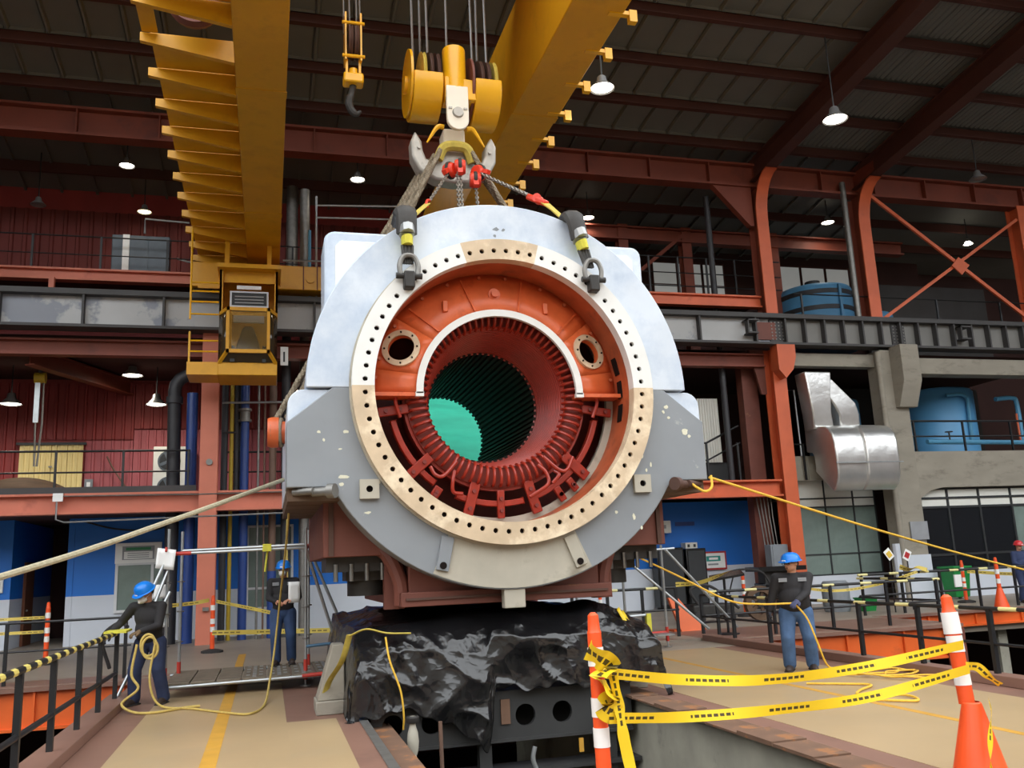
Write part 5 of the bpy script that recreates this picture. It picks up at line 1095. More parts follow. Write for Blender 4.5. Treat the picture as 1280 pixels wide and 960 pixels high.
rope('thin_line','thin yellow line hanging down the front of the black tarp','rope',[(1.42,11.4,.98),(1.46,11.33,.7),(1.58,11.3,.35),(1.62,11.33,.05),(1.62,11.4,-.12)],.012,'rope_yellow')
tag(MB().grid(lambda u,v: Vector((4.62+.13*v+.2*u, 11.72-.02+.1*v-.06*math.sin(3*u), 1.12-.45*u+.04*math.sin(6*v))),10,3).build('yellow_strip','tape',solid=.005),'yellow tape strip lying on the right end of the black tarp','tape')
for s_,x0,l in ((-1,.84,'pale grey concrete block leaning against the left end of the tarp'),(1,5.02,'pale grey concrete block under the right end of the tarp')):
    t = thing('concrete_block',l,'block',(x0,12.5,0)); B(x0-.22,x0+.2,12.2,12.8,0,.17).build('foot','concrete',t,bevel=.015)
    w0 = .2; MB().hexa([(x0-.2,12.25,.17),(x0+.15,12.25,.17),(x0+.15,12.75,.17),(x0-.2,12.75,.17),(x0+.0,12.35,.86 if s_<0 else .4),(x0+.15,12.35,.86 if s_<0 else .4),(x0+.15,12.7,.86 if s_<0 else .4),(x0+.0,12.7,.86 if s_<0 else .4)]).build('wedge','concrete',t,bevel=.015)

# ================================================================ RAILINGS, POSTS, TAPE
railing('walkway_railing','black railing with striped top rail on the left walkway kerb',[(-2.14,-7.5),(-2.14,14.75)],[1.05,.48],[(-2.14,14.7-1.37*i) for i in range(16)],.12,.03,'black_paint','rail_stripe')
tag(MB().box(-2.25,-1.95,14.2,14.8,1.07,1.1).build('rail_pad','strap_lime'),'yellow tape bundle on the end of the left railing','tape')
rr = railing('walkway_railing','black railing with yellow striped top rail on the right walkway kerb',[(9.17,-7.5),(9.17,18.2)],[.95,.5],[(9.17,18.2-1.37*i) for i in range(17)],.13,.021,'black_paint','rail_stripe_far')
railing('floor_railing','dark railing on the edge of the far floor left of the walkway',[(-16,18.9),(-2.5,18.9)],[1.12,.6],[(-14.9+2.05*i,18.9) for i in range(7)],0,.018)
railing('floor_railing','black railing along the orange edge beam behind the right worker',[(9.3,18.3),(15.5,18.3),(15.5,21.4)],[1.0,.5],[(9.6,18.3),(11.0,18.3),(12.5,18.3),(14.0,18.3),(15.4,18.3)],0,.025,'black_paint','rail_stripe_far')
railing('floor_railing','black railing with pale stripes before the dark window wall',[(15.6,21.5),(30,21.5)],[1.08,.52],[(15.7+1.28*i,21.5) for i in range(11)],0,.028,'black_paint','rail_stripe_far')
railing('floor_railing','low black railing beside the stator base at the right rear',[(6.4,19.4),(9.2,19.4)],[1.1,.6],[(6.6+.85*i,19.4) for i in range(4)],0,.025,'black_paint','rail_stripe_far')
def delineator(x,y,h,label,lean=(0,0),cone=False,sleeve=None,r=.055):
    t = thing('delineator_post' if not cone else 'traffic_cone',label,'cone' if cone else 'post',(x,y,0))
    L_ = lambda z: Vector((x+lean[0]*z/h, y+lean[1]*z/h, z))
    if cone: MB().lathe([(.25,.0),(.25,.03),(.205,.04),(r+.012,.57),(r,.58)],(x,y,0),(0,0,1),24).build('cone_base','post_orange',t)
    else: MB().lathe([(0,0),(.26,0),(.26,.05),(.2,.07),(.1,.09),(0,.09)],(x,y,0),(0,0,1),8).build('rubber_base','rubber',t)
    z0 = .56 if cone else .08
    MB().tube([L_(z0),L_(h*.9)],[r,r*.92],16).build('tube','post_orange',t)
    MB().tube([L_(h*.9),L_(h*.915),L_(h*.95),L_(h*.985),L_(h)],[r*.95,r*.8,r*.75,r*.7,r*.3],16).build('grip_top','post_orange',t)
    for f0 in ((.36,.5,.74) if not cone else (.5,.68)):
        MB().tube([L_(h*f0),L_(h*(f0+.09))],[r*1.06,r*1.04],16).build('reflective_band','post_white',t)
    if sleeve: MB().tube([L_(h*.78),L_(h*.9)],[r*1.15,r*1.1],16).build('white_sleeve','post_white',t)
    return t
delineator(2.28,6.2,1.43,'orange and white delineator post in the foreground tied with yellow tape',(.0,.05))
delineator(5.36,6.15,1.40,'orange traffic cone post at the lower right corner with a white sleeve',(-.02,.1),True,True,.06)
delineator(-1.28,23.6,1.36,'orange delineator post in front of the salmon column'); delineator(-4.9,23.3,1.4,'orange delineator post by the dark doorway wrapped in tape'); delineator(13.5,24.0,1.25,'orange delineator post behind the tilted screen'); delineator(21.0,23.7,1.3,'orange delineator post beside the green bin'); delineator(19.2,20.4,1.4,'orange cone post on the floor edge right of the green bin',(0,0),True); delineator(9.3,24.8,1.5,'orange delineator post with paper behind the right end of the tarp')
def tapeline(label,pts,w_=.075,m='tape',twist=0,name='warning_tape'):
    P = bez(pts,10); mb = MB(); acc = 0; n = len(P)
    for i,p in enumerate(P):
        if i: acc += (p-P[i-1]).length
        d = (P[min(i+1,n-1)]-P[max(i-1,0)]).normalized(); side = d.cross(Vector((0,0,1)))
        side = side.normalized() if side.length>1e-3 else Vector((1,0,0)); upv = side.cross(d)
        a = twist*2*PI*i/n + .25*math.sin(i*.35); h_ = (upv*math.cos(a)+side*math.sin(a))*w_/2
        mb.v += [p-h_,p+h_]; mb.uv[2*i] = (acc,0); mb.uv[2*i+1] = (acc,1)
        if i: mb.f.append((2*i-2,2*i,2*i+1,2*i-1))
    return tag(mb.build(name,m,smooth=True,ang=180),label,'tape')
tapeline('upper yellow warning tape sagging between the foreground post and the corner cone',[(2.3,6.12,1.02),(2.9,6.12,.93),(3.6,6.12,.88),(4.4,6.1,.915),(5.3,6.08,1.02)])
tapeline('lower yellow warning tape sagging between the foreground post and the corner cone',[(2.3,6.1,.72),(2.9,6.1,.68),(3.6,6.1,.67),(4.4,6.08,.70),(5.3,6.05,.84)])
t = tapeline('bunched yellow tape wrapped round the foreground post',[(2.2,6.18,1.18),(2.26,6.1,1.12),(2.34,6.12,1.06),(2.24,6.1,1.0),(2.3,6.1,.92),(2.36,6.14,.86),(2.27,6.1,.8),(2.35,6.1,.74)],.16,twist=.6)
tapeline('yellow tape tail hanging beside the foreground post',[(2.35,6.1,1.0),(2.37,6.08,.8),(2.39,6.08,.6),(2.42,6.07,.4),(2.46,6.06,.2),(2.48,6.05,.05)],.08)
tapeline('short yellow tape tail sticking out right of the corner cone',[(5.33,6.12,.85),(5.42,6.1,.84),(5.5,6.08,.76),(5.57,6.05,.7)],.07,twist=.2); tapeline('yellow tape tail hanging down the corner cone',[(5.42,6.03,.62),(5.38,5.98,.52),(5.3,5.93,.38),(5.22,5.88,.2),(5.2,5.85,.05)],.07)
tapeline('faded upper tape behind the left scaffold',[(-1.9,20.2,1.26),(-1.5,20.4,1.28),(-1.2,20.6,1.32)],.08,'tape_faded'); tapeline('faded tape from the rear post toward the back worker',[(-1.2,23.4,1.22),(-.4,22.4,1.05),(.5,21,.86)],.08,'tape_faded'); tapeline('long faded tape low behind the back worker',[(-1.1,20.2,.66),(.4,20.2,.6),(1.7,20.2,.56),(2.6,20.2,.6)],.1,'tape_faded'); tapeline('faded middle tape behind the left scaffold',[(-1.95,20.2,.98),(-1.2,20.3,1.0)],.07,'tape_faded') if 0 else None
tapeline('upper yellow tape tied to the post by the doorway',[(-9,23.3,1.1),(-7,23.3,1.06),(-4.95,23.2,1.06)],.07,'tape_faded'); tapeline('lower yellow tape tied to the post by the doorway',[(-9,23.3,.84),(-7,23.3,.76),(-4.95,23.2,.74)],.07,'tape_faded')
tapeline('yellow tape slack in front of the office window',[(13.2,21.2,.92),(14.6,21.2,.72),(16.0,21.2,.82),(17.3,21.2,1.1)],.07,'tape_faded'); tapeline('yellow tape between the far post and the right frame edge',[(21,23.5,.95),(22.5,23.0,.8),(25,22.4,.72)],.1,'tape_faded'); tapeline('yellow tape wound on the railing by the concrete column',[(16.9,21.4,1.25),(17.2,21.4,1.16),(17.5,21.4,1.2),(17.8,21.4,1.12)],.14,'tape_faded',.5)
tapeline('yellow tape crossing behind the right scaffold brace',[(8.6,18.2,1.2),(9.2,18.2,1.22),(10.0,18.2,1.45)],.1,'tape_faded',.2)

# ================================================================ SCAFFOLDS
sc = thing('scaffold','galvanised pipe scaffold gate with a metal deck on the left walkway','scaffold',(-.2,16,0))
def pipe(p,q,par,m='galv',r=.027,nm='tube'): return MB().cyl(p,q,r,n=10).build(nm,m,par)
for x,y in ((-1.55,15.6),(-1.43,16.6),(.62,15.5),(.70,16.4)):
    u = pipe((x,y,.12),(x,y,2.6 if x<0 else 2.55),sc,nm='upright'); MB().cyl((x,y,.1),(x,y,.42),.034,n=10).build('base_collar','scaf_red',u); MB().cyl((x,y,.0),(x,y,.02),.09,n=12).build('foot_plate','galv',u); MB().cyl((x,y,.02),(x,y,.12),.018,n=8).build('foot_screw','galv',u)
    for z in (.75,1.25,1.75): MB().lathe([(.03,-.012),(.06,-.01),(.06,.01),(.03,.012)],(x,y,z),(0,0,1),12).build('rosette','steel_dull',u)
pipe((-1.55,15.6,2.20),(.62,15.5,2.22),sc); pipe((-1.43,16.6,2.27),(.7,16.4,2.3),sc); pipe((-1.55,15.6,2.2),(-1.2,15.58,2.2),sc,'scaf_red',.032,'red_end'); pipe((.62,15.5,2.2),(.7,16.4,2.28),sc,'scaf_red',.032,'red_end')
pipe((.62,15.5,2.2),(1.12,15.7,.65),sc); pipe((.7,16.4,2.25),(1.35,16.3,.7),sc); pipe((.62,15.5,.62),(1.4,15.5,.66),sc,'scaf_blue'); pipe((-1.55,15.6,1.95),(-2.0,15.0,.5),sc); pipe((-1.5,15.5,1.6),(-2.15,15.0,.1),sc); pipe((-1.55,15.6,2.2),(-1.9,15.4,1.3),sc)
B(-.08,.06,15.4,15.62,2.18,2.3).build('tape_knot','strap_lime',sc); MB().tube([(0,15.5,2.2),(-.04,15.5,1.85)],.018,6).build('tape_end','strap_lime',sc)
pipe((-1.6,15.12,.17),(1.25,15.12,.2),sc,'galv',.03,'deck_ledger'); pipe((-1.6,17.0,.17),(1.25,17.0,.2),sc,'galv',.03,'deck_ledger'); pipe((.55,15.12,.2),(1.25,15.1,.22),sc,'scaf_red',.034,'red_end')
for i in range(7):
    x0 = -1.5+i*.38; pk = B(x0,x0+.36,15.1,17.0,.2,.235).build('deck_plank','grate',sc,bevel=.006)
    if i > 2:
        for j in range(3):
            for k_ in range(8): B(x0+.05+j*.1,x0+.11+j*.1,15.2+k_*.22,15.32+k_*.22,.235,.243).build('tread_bump','galv',pk) if j==1 or k_%2 else None
t = thing('paper_notice','white paper notice tied to the left scaffold upright','paper',(-1.58,15.5,1.95)); R_ = Matrix.Rotation(rad(12),4,'Y'); 
MB().grid(lambda u,v: Vector((-1.74+.28*u+.03*v,15.52+.02*math.sin(3*u),1.98+.32*v-.04*u)),6,4).build('sheet','paper',t,solid=.003); MB().cyl((-1.58,15.54,2.3),(-1.58,15.5,2.24),.02,n=8).build('clip','scaf_red',t)
tag(MB().grid(lambda u,v: Vector((-1.72+.2*u,15.62,1.05+.18*v)),4,4).build('paper_notice','paper',solid=.003),'white paper behind the left worker on the scaffold','paper'); tag(MB().grid(lambda u,v: Vector((-1.78+.22*u+.05*v,15.65,1.5+.22*v)),4,4).build('paper_notice','paper',solid=.003),'white paper beside the left worker shoulder','paper')
s2 = thing('scaffold','galvanised pipe scaffold with low deck on the right walkway','scaffold',(7.3,17.4,0))
for x,y,h in ((7.9,17.3,2.05),(7.25,17.9,1.45),(6.2,17.9,1.3)):
    u = pipe((x,y,.1),(x,y,h),s2,nm='upright'); MB().cyl((x,y,.12),(x,y,.4),.034,n=10).build('base_collar','scaf_red',u); MB().cyl((x,y,0),(x,y,.1),.02,n=8).build('foot_screw','galv',u); MB().cyl((x,y,0),(x,y,.015),.08,n=12).build('foot_plate','galv',u)
pipe((7.6,17.3,1.95),(8.2,17.3,1.97),s2); pipe((7.3,17.4,1.65),(8.85,17.3,.3),s2); pipe((7.95,17.2,1.95),(9.5,17.3,.3),s2); pipe((6.4,17.5,.62),(7.6,17.4,.66),s2); pipe((6.3,17.3,.28),(7.9,17.3,.3),s2,'scaf_red'); B(7.5,7.6,17.36,17.46,.3,.68).build('tape_tail','strap_lime',s2)
for i in range(4): B(6.3+i*.4,6.68+i*.4,16.9,18.1,.26,.29).build('deck_plank','galv',s2)

# ================================================================ SMALL THINGS ON THE FAR FLOOR
t = thing('screen_stand','tilted black screen on a thin stand behind the railing','stand',(10.2,19.0,0)); MB().hexa([(9.75,18.8,1.2),(10.6,18.75,1.3),(10.75,19.2,1.38),(9.95,19.25,1.28),(9.75,18.8,1.25),(10.6,18.75,1.35),(10.75,19.2,1.43),(9.95,19.25,1.33)]).build('screen','screen_black',t); MB().cyl((10.2,19.0,0),(10.2,19.0,1.25),.03).build('pole','black_paint',t); MB().bar((10.3,19,.9),(10.45,19,1.3),.03,.02).build('strut','black_paint',t); MB().lathe([(0,0),(.25,0),(.25,.03),(0,.05)],(10.2,19,0),(0,0,1),16).build('base','black_paint',t)
t = thing('gear_wheel','old brown machine wheel lying against the railing','wheel',(13.0,22.3,0)); MB().lathe([(.3,-.08),(.46,-.08),(.46,.08),(.3,.08),(.3,-.08)],(13.0,22.3,.46),(0,1,0),30).build('rim','wood_dark',t); MB().lathe([(0,-.06),(.12,-.06),(.12,.06),(0,.06)],(13.0,22.3,.46),(0,1,0),16).build('hub','iron_dark',t)
for k_ in range(5): a = k_*2*PI/5; MB().bar((13,22.3,.46),(13+.36*math.cos(a),22.3,.46+.36*math.sin(a)),.09,.05,(0,1,0)).build('spoke','wood_dark',t)
t = thing('hose_machine','dark pump with curved hose beside the machine wheel','machine',(11.6,22.6,0)); B(11.0,12.2,22.3,22.9,.15,.5).build('body','iron_dark',t,bevel=.05); MB().tube(bez([(11.2,22.4,.5),(11.0,22.4,.9),(11.5,22.4,1.0),(12.0,22.4,.7),(12.4,22.4,.35)],6),.04,8).build('hose','rubber',t); MB().tube(bez([(12.6,23.6,1.2),(13.2,23.6,1.35),(13.9,23.6,1.25),(14.2,23.6,.8)],6),.03,8).build('hose','rubber',t)
for x in (11.15,12.05): MB().lathe([(0,-.06),(.17,-.06),(.17,.06),(0,.06)],(x,22.3,.17),(0,1,0),16).build('wheel','rubber',t)
t = thing('orange_barrier','small orange barrier plate behind the right scaffold','barrier',(9.9,20.6,0)); MB().hexa([(9.75,20.5,0),(10.4,20.5,0),(10.4,20.6,0),(9.75,20.6,0),(9.6,20.8,.8),(9.85,20.8,.8),(9.85,20.9,.8),(9.6,20.9,.8)]).build('plate','edge_orange',t); B(9.6,10.45,20.6,21.0,0,.04).build('foot','edge_orange',t)
t = thing('steel_drum','grey plastic drum in front of the office window','drum',(16.3,23.6,0)); MB().lathe([(0,0),(.36,0),(.39,.1),(.4,.3),(.39,.33),(.4,.6),(.39,.63),(.38,.82),(.33,.88),(0,.88)],(16.3,23.6,0),(0,0,1),24).build('shell','box_grey',t); MB().lathe([(.395,.3),(.415,.31),(.415,.34),(.395,.35)],(16.3,23.6,0),(0,0,1),24).build('hoop','box_grey',t)
t = thing('dark_trolley','black equipment trolley under the office window','trolley',(14.8,24.2,0)); B(14.2,15.3,24.0,24.6,.15,.9).build('body','screen_black',t,bevel=.02); B(14.0,15.6,23.9,24.7,1.25,1.38).build('lid','screen_black',t); B(14.3,15.2,24.1,24.5,.9,1.25).build('inner_box','iron_dark',t)
for x in (14.35,15.15): MB().cyl((x,24.0,.08),(x,24.1,.08),.08).build('wheel','rubber',t)
t = thing('small_green_bin','small green box beside the grey drum','bin',(16.9,23.0,0)); MB().hexa([(16.7,22.9,0),(17.1,22.9,0),(17.1,23.2,0),(16.7,23.2,0),(16.65,22.85,.35),(17.15,22.85,.35),(17.15,23.25,.35),(16.65,23.25,.35)]).build('tub','bin_green',t); B(16.63,17.17,22.83,23.27,.35,.39).build('lid','bin_green',t)
t = thing('waste_bin','green wheeled waste bin under the dark windows','bin',(22.5,25.6,0)); MB().hexa([(22.12,25.4,.06),(22.7,25.4,.06),(22.7,25.9,.06),(22.12,25.9,.06),(22.08,25.3,1.0),(22.75,25.3,1.0),(22.75,26.0,1.0),(22.08,26.0,1.0)]).build('tub','bin_green',t,bevel=.03); B(22.04,22.79,25.25,26.05,1.0,1.07).build('lid','bin_green',t,bevel=.02); B(22.08,22.35,25.3,25.36,.4,.8).build('label_sheet','paper',t)
for x in (22.2,22.7): MB().cyl((x-.04,25.9,.08),(x+.04,25.9,.08),.08).build('wheel','rubber',t)
def sign_on_post(label,x,y,z,m,tilt,red=False):
    t = thing('hanging_sign',label,'sign',(x,y,z)); c_,s_ = math.cos(rad(tilt)),math.sin(rad(tilt)); w_,h_ = .11,.15
    P = [(-w_,-h_),(w_,-h_),(w_,h_),(-w_,h_)]; MB().prism([(p[0]*c_-p[1]*s_,p[0]*s_+p[1]*c_) for p in P],(x,y,z),(1,0,0),(0,0,1),(0,.01,0)).build('card','paper',t)
    P = [(-w_*.7,-h_*.6),(w_*.7,-h_*.6),(w_*.7,h_*.5),(-w_*.7,h_*.5)]; MB().prism([(p[0]*c_-p[1]*s_,p[0]*s_+p[1]*c_) for p in P],(x,y-.004,z),(1,0,0),(0,0,1),(0,.004,0)).build('print_block',m,t)
    MB().tube([(x,y+.02,z-h_),(x,y+.02,0)],.02,6).build('stake','black_paint',t)
sign_on_post('tilted white card with yellow print by the concrete column',17.0,21.9,1.6,'sign_yellow',35); sign_on_post('tilted white card with red print by the concrete column',18.0,22.4,1.55,'sign_red',-30)
rope('wall_conduit','white drain pipe down the concrete column','pipe',[(20.5,26.0,0),(20.5,26.0,1.9)],.12,'wall_white')
rope('cable_hose','black cable looping over the end of the left railing','cable',[(-2.5,16.5,.4),(-2.6,16.3,.9),(-2.3,16.0,1.15),(-2.1,15.4,1.1)],.03,'rubber')
rope('hang_cable','black cable sagging on the left blue wall','cable',[(-5.3,29.2,3.6),(-4.4,29.2,3.35),(-3.3,29.2,3.3),(-2.6,29.2,3.6)],.025,'rubber')

# ================================================================ ROPES
rope('tag_rope','thick pale guide rope from the left of the stator toward the lower left','rope',[(.2,12.9,3.1),(-1.0,10.3,2.42),(-2.1,8.0,1.86),(-4.5,3.0,.85)],.029,'rope_grey',12)
rope('tag_rope','yellow guide rope from the right of the stator toward the right edge','rope',[(5.93,11.2,2.86),(9.8,12.6,2.03),(13.8,14.0,1.27),(19.5,16.0,.4)],.019,'rope_yellow',12)
rope('rope_loop','short yellow rope loop at the right stator shoulder','rope',[(5.93,11.15,2.88),(5.9,11.1,2.72),(5.8,11.1,2.66),(5.68,11.12,2.72),(5.6,11.15,2.8)],.018,'rope_yellow')
rope('hand_rope','yellow rope held by the right worker running up to the stator foot','rope',[(5.3,12.6,1.85),(6.0,12.55,1.5),(6.72,12.45,1.12),(7.2,12.35,1.04),(7.66,12.22,1.03)],.014,'rope_yellow')
rope('hand_rope','yellow rope hanging from the right worker hand to the floor coil','rope',[(7.7,12.2,1.02),(7.85,12.15,.8),(7.95,12.1,.45),(8.1,12.15,.12),(8.3,12.2,.03),(8.5,12.3,.03)],.014,'rope_yellow')
cp_ = [Vector((8.35+.42*math.cos(a*.75)+.05*a*.3, 11.9+.32*math.sin(a*.75)*1.2-.03*a, .03+.03*abs(math.sin(a*1.3)))) for a in range(0,34)]
rope('rope_coil','loose yellow rope coil on the right walkway beside the worker','rope',[tuple(p) for p in cp_],.013,'rope_yellow',4)
rope('floor_rope','yellow rope lying along the right walkway','rope',[(7.12,11.2,.025),(7.5,10.9,.025),(7.7,10.6,.03),(7.3,10.3,.025),(7.1,10.0,.025),(7.5,9.7,.03),(7.35,9.3,.025),(7.0,9.6,.025)],.015,'rope_yellow')
rope('floor_rope','thin yellow rope lying across the left walkway','rope',[(-1.55,14.15,.9),(-1.6,14.1,.4),(-1.45,14.05,.06),(-1.0,13.7,.025),(-.5,13.0,.025),(-.2,12.75,.025),(-.02,13.5,.025),(.05,14.6,.2),(.12,15.2,.6),(.2,15.0,1.4),(.28,13.8,2.4),(.3,13.3,2.9)],.016,'rope_dim')
rope('floor_rope','pale rope loop at the feet of the left worker','rope',[(-1.8,14.2,.9),(-1.85,14.15,.5),(-1.75,14.1,.3),(-1.95,14.05,.12),(-1.75,13.75,.03),(-1.45,13.6,.025),(-1.1,13.85,.025),(-.9,13.9,.025)],.018,'rope_dim')
lp = [Vector((-1.66+.1*math.cos(a)+.004*a, 14.2-.004*a, .9+.14*math.sin(a)-.006*a)) for a in [k_*.5 for k_ in range(28)]]
rope('rope_coil','pale rope coil held by the left worker','rope',[tuple(p) for p in lp],.018,'rope_dim',4)
rope('hanging_rope','pale thin rope hanging from the left floor beam end','rope',[(.55,26.5,3.66),(.52,26.2,2.6),(.55,26.2,1.2)],.03,'rope_dim')

# ================================================================ PEOPLE
def person(label, loc, yaw, H=1.72, shirt='shirt_black', pants='jeans', skin='skin', rhand=(.3,.1,.8), lhand=(-.3,.1,.8), rfoot=(.12,.03), lfoot=(-.12,-.03), lean=0, head_yaw=0, head_pitch=0,
           helmet='helmet_blue', mask=False, glasses=False, wide=1.0, rglove=None, lglove=None, patches=False, belly=0, footyaw=(8,-8)):
    k = H/1.75; T = Matrix.Translation(loc)@Matrix.Rotation(rad(yaw),4,'Z')@Matrix.Scale(k,4)@Matrix.Diagonal((wide,wide,1,1))
    root = thing('person',label,'person',loc)
    def V(*p): return Vector(p)
    Lx = Matrix.Rotation(rad(-lean),4,'X'); pv = V(0,0,.93)
    def up_(p): return pv+Lx@(Vector(p)-pv)     # bend of the upper body at the hips
    hips = {1:V(.1,0,.92),-1:V(-.1,0,.92)}; feet = {1:V(rfoot[0],rfoot[1],.09),-1:V(lfoot[0],lfoot[1],.09)}
    sh = {1:up_((.185,0,1.42)),-1:up_((-.185,0,1.42))}; hd = {1:Vector(rhand),-1:Vector(lhand)}
    def ik(a,b,l1,l2,pole):
        d = b-a; D = min(d.length,(l1+l2)*.999); dn = d.normalized(); c = (l1*l1-l2*l2+D*D)/(2*D); h = math.sqrt(max(0,l1*l1-c*c))
        pl = pole-dn*pole.dot(dn); pl.normalize(); return a+dn*c+pl*h, a+dn*D
    elb,wri,kne = {},{},{}
    for s_ in (1,-1):
        elb[s_],wri[s_] = ik(sh[s_],hd[s_],.29,.26,V(s_*.6,-.6,-.5)); kne[s_],feet[s_] = ik(hips[s_],feet[s_],.43,.42,V(s_*.1,1,0))
    neck = up_((0,.0,1.47)); hc = up_((0,.03,1.625))
    HR = Lx.to_3x3()@Matrix.Rotation(rad(head_yaw),3,'Z')@Matrix.Rotation(rad(-head_pitch),3,'X')
    def hp(x,y,z): return hc+HR@Vector((x,y,z))
    def limb(mb,a,b,ra,rb):
        n = 5; mb.tube([a.lerp(b,i/n) for i in range(n+1)],[ra+(rb-ra)*i/n for i in range(n+1)],12); mb.ell(a,ra,ra,ra,12,8); mb.ell(b,rb,rb,rb,12,8)
    # the body: one continuous surface
    mb = MB()
    mb.ell(up_((0,0,1.28)),.145,.09,.2,16,10); mb.ell(up_((0,0,1.06)),.13,.085,.2,16,10); mb.ell(V(0,0,.93),.14,.095,.12,16,10)
    limb(mb,up_((0,0,1.38)),neck,.07,.055); limb(mb,neck,hp(0,-.01,-.05),.055,.055)
    mb.ell(hp(0,-.012,.02),.076,.095,.105,18,14,HR); mb.ell(hp(0,.02,-.045),.062,.07,.075,16,12,HR); mb.ell(hp(0,.045,-.085),.035,.035,.03,12,8,HR)
    mb.ell(hp(0,.095,-.012),.014,.02,.03,10,8,HR); mb.ell(hp(0,.1,-.028),.018,.016,.014,10,8,HR)
    for s_ in (1,-1): mb.ell(hp(s_*.076,-.012,-.005),.012,.022,.034,10,8,HR)
    for s_ in (1,-1):
        limb(mb,up_((s_*.08,0,1.4)),sh[s_],.06,.055); limb(mb,sh[s_],elb[s_],.05,.04); limb(mb,elb[s_],wri[s_],.04,.027); limb(mb,hips[s_],kne[s_],.08,.052); limb(mb,kne[s_],feet[s_],.052,.038)
    mb.xf(T); mb.build('body',skin,root,remesh=.011)
    # shirt
    mb = MB(); b_ = belly
    mb.ell(up_((0,.0,1.27)),.185,.125+b_*.3,.2,20,12); mb.ell(up_((0,.02+b_*.4,1.08)),.175+b_*.4,.125+b_,.22,20,12); mb.ell(up_((0,.01,.97)),.172+b_*.3,.12+b_*.5,.1,20,10); mb.ell(up_((0,-.01,1.42)),.13,.08,.065,16,10)
    for s_ in (1,-1):
        limb(mb,up_((s_*.06,-.01,1.42)),sh[s_],.065,.07); limb(mb,sh[s_],elb[s_],.072,.056); limb(mb,elb[s_],elb[s_].lerp(wri[s_],.88),.056,.043)
    mb.tube([up_((0,-.012,1.42)),up_((0,-.008,1.49))],[.085,.07],14)
    mb.xf(T); so = mb.build('shirt',shirt,root,remesh=.014)
    # trousers
    mb = MB(); mb.ell(V(0,0,.95),.168,.122,.1,20,10); mb.ell(V(0,-.01,.88),.165,.13,.12,20,10)
    for s_ in (1,-1): limb(mb,hips[s_]+V(0,0,-.04),kne[s_],.112,.086); limb(mb,kne[s_],feet[s_]+V(0,-.005,.0),.086,.078)
    mb.xf(T); mb.build('trousers',pants,root,remesh=.014)
    # boots
    for s_,fy in ((1,footyaw[0]),(-1,footyaw[1])):
        f = feet[s_]; F = Matrix.Translation((f.x,f.y,0))@Matrix.Rotation(rad(-fy),4,'Z'); mb = MB()
        mb.ell((0,.06,.045),.048,.14,.055,14,8); mb.ell((0,.14,.035),.046,.07,.042,12,8); mb.ell((0,-.04,.05),.042,.05,.06,12,8); mb.tube([(0,-.02,.06),(0,-.02,.14)],[.052,.052],12)
        for v in mb.v: v.z = max(v.z,.004)
        mb.xf(F); mb.xf(T); bo = mb.build('boot','boot',root,remesh=.01)
        m2 = MB(); m2.box(-.05,.05,-.085,.195,0,.022); m2.xf(F); m2.xf(T); m2.build('sole','rubber',bo,bevel=.012*k)
    # hands: palm, four fingers of different length, thumb from the side of the palm
    for s_,gl_ in ((1,rglove),(-1,lglove)):
        d = (wri[s_]-elb[s_]).normalized(); inward = V(-s_,0,0); sd = d.cross(V(0,0,1)) if abs(d.z)<.8 else V(0,1,0)
        sd = (sd-d*sd.dot(d)).normalized(); nm = d.cross(sd).normalized()
        if nm.dot(V(0,-.3,-1) if abs(d.z)<.8 else inward) < 0: nm = -nm
        th = V(0,.3,1) if abs(d.z)<.8 else V(0,1,0)
        if sd.dot(th) < 0: sd = -sd
        q = wri[s_]-d*.03; mb = MB(); e = .004 if gl_ else 0
        limb(mb,q,q+d*.03,.027+e,.03+e); Rm = Matrix((sd,d,nm)).transposed(); mb.ell(q+d*.07,.042+e,.05,.018+e,14,8,Rm)
        for j,(off,l_) in enumerate(((.03,.07),(.011,.078),(-.009,.072),(-.027,.056))):
            a = q+d*.105+sd*off; pth = [a]; ang = 0; cur = a
            for seg_,bend in ((.42,18),(.32,38),(.26,32)):
                ang += bend; cur = cur+(d*math.cos(rad(ang))+nm*math.sin(rad(ang)))*l_*seg_*1.1; pth.append(cur)
            mb.tube([q+d*.08+sd*off]+pth,[.0105+e,.0102+e,.0095+e,.009+e,.007+e],8)
        a = q+d*.04+sd*.035; mb.tube([a-sd*.01,a+sd*.022+d*.025+nm*.01,a+sd*.028+d*.055+nm*.024,a+sd*.022+d*.075+nm*.034],[.014+e,.0125+e,.011+e,.008+e],8)
        mb.xf(T); mb.build('glove' if gl_ else 'hand',gl_ or skin,root,remesh=.0062)
    # helmet
    def HT(mb): mb.xf(Matrix.Translation(hc)@HR.to_4x4()); mb.xf(T); return mb
    mb = MB().lathe([(.0,.155),(.04,.152),(.08,.135),(.108,.1),(.122,.055),(.127,.03),(.14,.024),(.14,.016),(.118,.02)],(0,-.01,.018),(0,0,1),28)
    for v in mb.v: v.y *= 1.06; v.x *= .93
    mb.add([(-.1,.095,.039),(.1,.095,.039),(.07,.15,.030),(0,.168,.027),(-.07,.15,.030),(-.1,.095,.047),(.1,.095,.047),(.07,.15,.037),(0,.168,.034),(-.07,.15,.037)],[(0,1,2,3,4),(9,8,7,6,5),(1,6,7,2),(2,7,8,3),(3,8,9,4),(4,9,5,0)])
    h_ = HT(mb).build('helmet',helmet,root,ang=50)
    mb = MB(); 
    for x in (-.03,0,.03): mb.tube([(x,.1*1.12*math.cos(t_)-.01,.06+.1*math.sin(t_)) for t_ in [PI*i/8 for i in range(1,8)]],.008,6)
    HT(mb).build('ridge',helmet,h_)
    mb = MB().box(-.025,.025,.128,.134,.05,.07); HT(mb).build('badge','paper',h_)
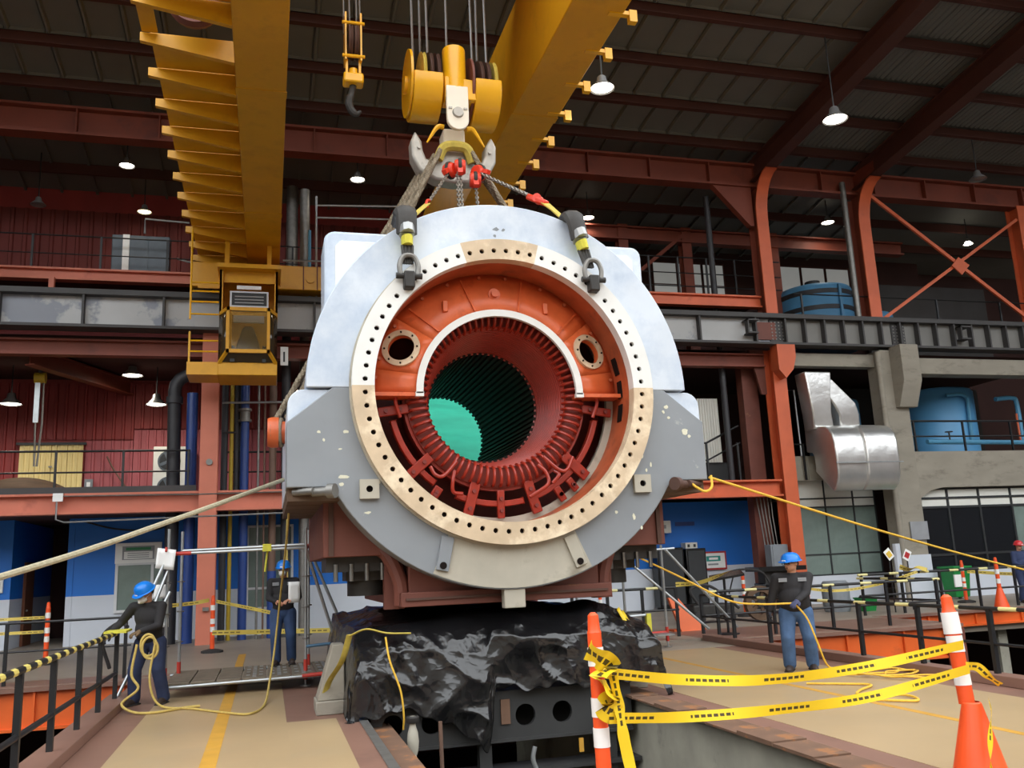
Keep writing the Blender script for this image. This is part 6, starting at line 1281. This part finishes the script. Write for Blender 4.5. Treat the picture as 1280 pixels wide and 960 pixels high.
    mb = MB().ell((0,-.03,-.005),.081,.085,.06,16,10); HT(mb).build('hair','hair',root)
    for s_ in (1,-1):
        mb = MB().ell((s_*.03,.082,.008),.012,.008,.007,10,6); HT(mb).build('eye','lens_black',root)
        mb = MB().bar((s_*.016,.09,.024),(s_*.046,.08,.024),.012,.006); HT(mb).build('eyebrow','hair',root)
    if mask:
        mb = MB().lathe([(0,.075),(.025,.072),(.048,.045),(.058,.0),(.056,-.01)],(0,.07,-.05),(0,1,-.15),20); HT(mb); m_ = mb.build('dust_mask','mask_white',root,ang=60)
        mb = MB().lathe([(0,.02),(.014,.018),(.016,0)],(0,.14,-.058),(0,1,-.15),10); HT(mb); mb.build('valve','paper',m_)
        for s_ in (1,-1): mb = MB().tube([(s_*.05,.075,-.035),(s_*.075,.02,-.02),(s_*.072,-.06,.0)],.004,6); HT(mb); mb.build('strap','mask_white',m_)
    else:
        mb = MB().bar((-.022,.1,-.06),(.022,.1,-.06),.012,.007); HT(mb).build('mouth','helmet_red' if 0 else 'boot',root)
    if glasses:
        mb = MB()
        for s_ in (1,-1): mb.tube([(s_*.034+.024*math.cos(t_),.098,.006+.017*math.sin(t_)) for t_ in [2*PI*i/12 for i in range(12)]],.0035,6,closed=True); mb.tube([(s_*.056,.096,.01),(s_*.078,.0,.012)],.003,6)
        mb.tube([(-.012,.1,.01),(.012,.1,.01)],.003,6); HT(mb).build('glasses','lens_black',root)
    if patches:
        for s_ in (1,-1):
            c0 = up_((s_*.115,.125+belly*.15,1.375)); mb = MB()
            for j in range(2): mb.box(c0.x-.05,c0.x+.05,c0.y-.03,c0.y-.012-.008*j,c0.z-.022+.03*j,c0.z+.004+.03*j)
            mb.xf(T); mb.build('chest_patch','patch_grey',so)
    return root
person('worker in black shirt and blue helmet holding a yellow rope on the right walkway',(7.95,12.6,0),148,1.74,'shirt_black','jeans_light','skin_tan',(.33,.02,.80),(-.02,.36,1.06),(.13,.04),(-.14,-.04),2,-38,4,'helmet_blue',False,True,1.26,'glove_dark','glove_blue',True,.035)
person('worker with dust mask and blue helmet bending over a rope coil at the left railing',(-1.68,14.75,0),158,1.76,'shirt_black','jeans_dark','skin_tan',(.42,.28,1.02),(-.05,.38,1.06),(.17,.05),(-.19,-.02),12,-22,26,'helmet_blue',True,False,1.16,'glove_dark','glove_brown',False,.01)
pb = person('worker with dust mask and blue helmet standing behind the left scaffold',(.28,16.75,.243),176,1.76,'shirt_black','jeans','skin',(.07,.25,1.08),(-.1,.26,1.1),(.1,.05),(-.13,-.08),0,-10,6,'helmet_blue',True,False,1.1,None,None,True,.0)
tag(MB().grid(lambda u,v: Vector((.36+.2*u,16.42+.03*u,1.3+.36*v)),4,4).build('paper_sheet','paper',solid=.004),'white paper sheet held by the worker behind the scaffold','paper')
person('worker in navy overalls and red helmet at the far right edge',(21.9,22.3,0),170,1.78,'shirt_navy','shirt_navy','skin_tan',(.12,.28,1.05),(-.08,.28,1.05),(.12,.02),(-.12,-.02),0,10,5,'helmet_red',False,False,1.05,None,None,False,.02)
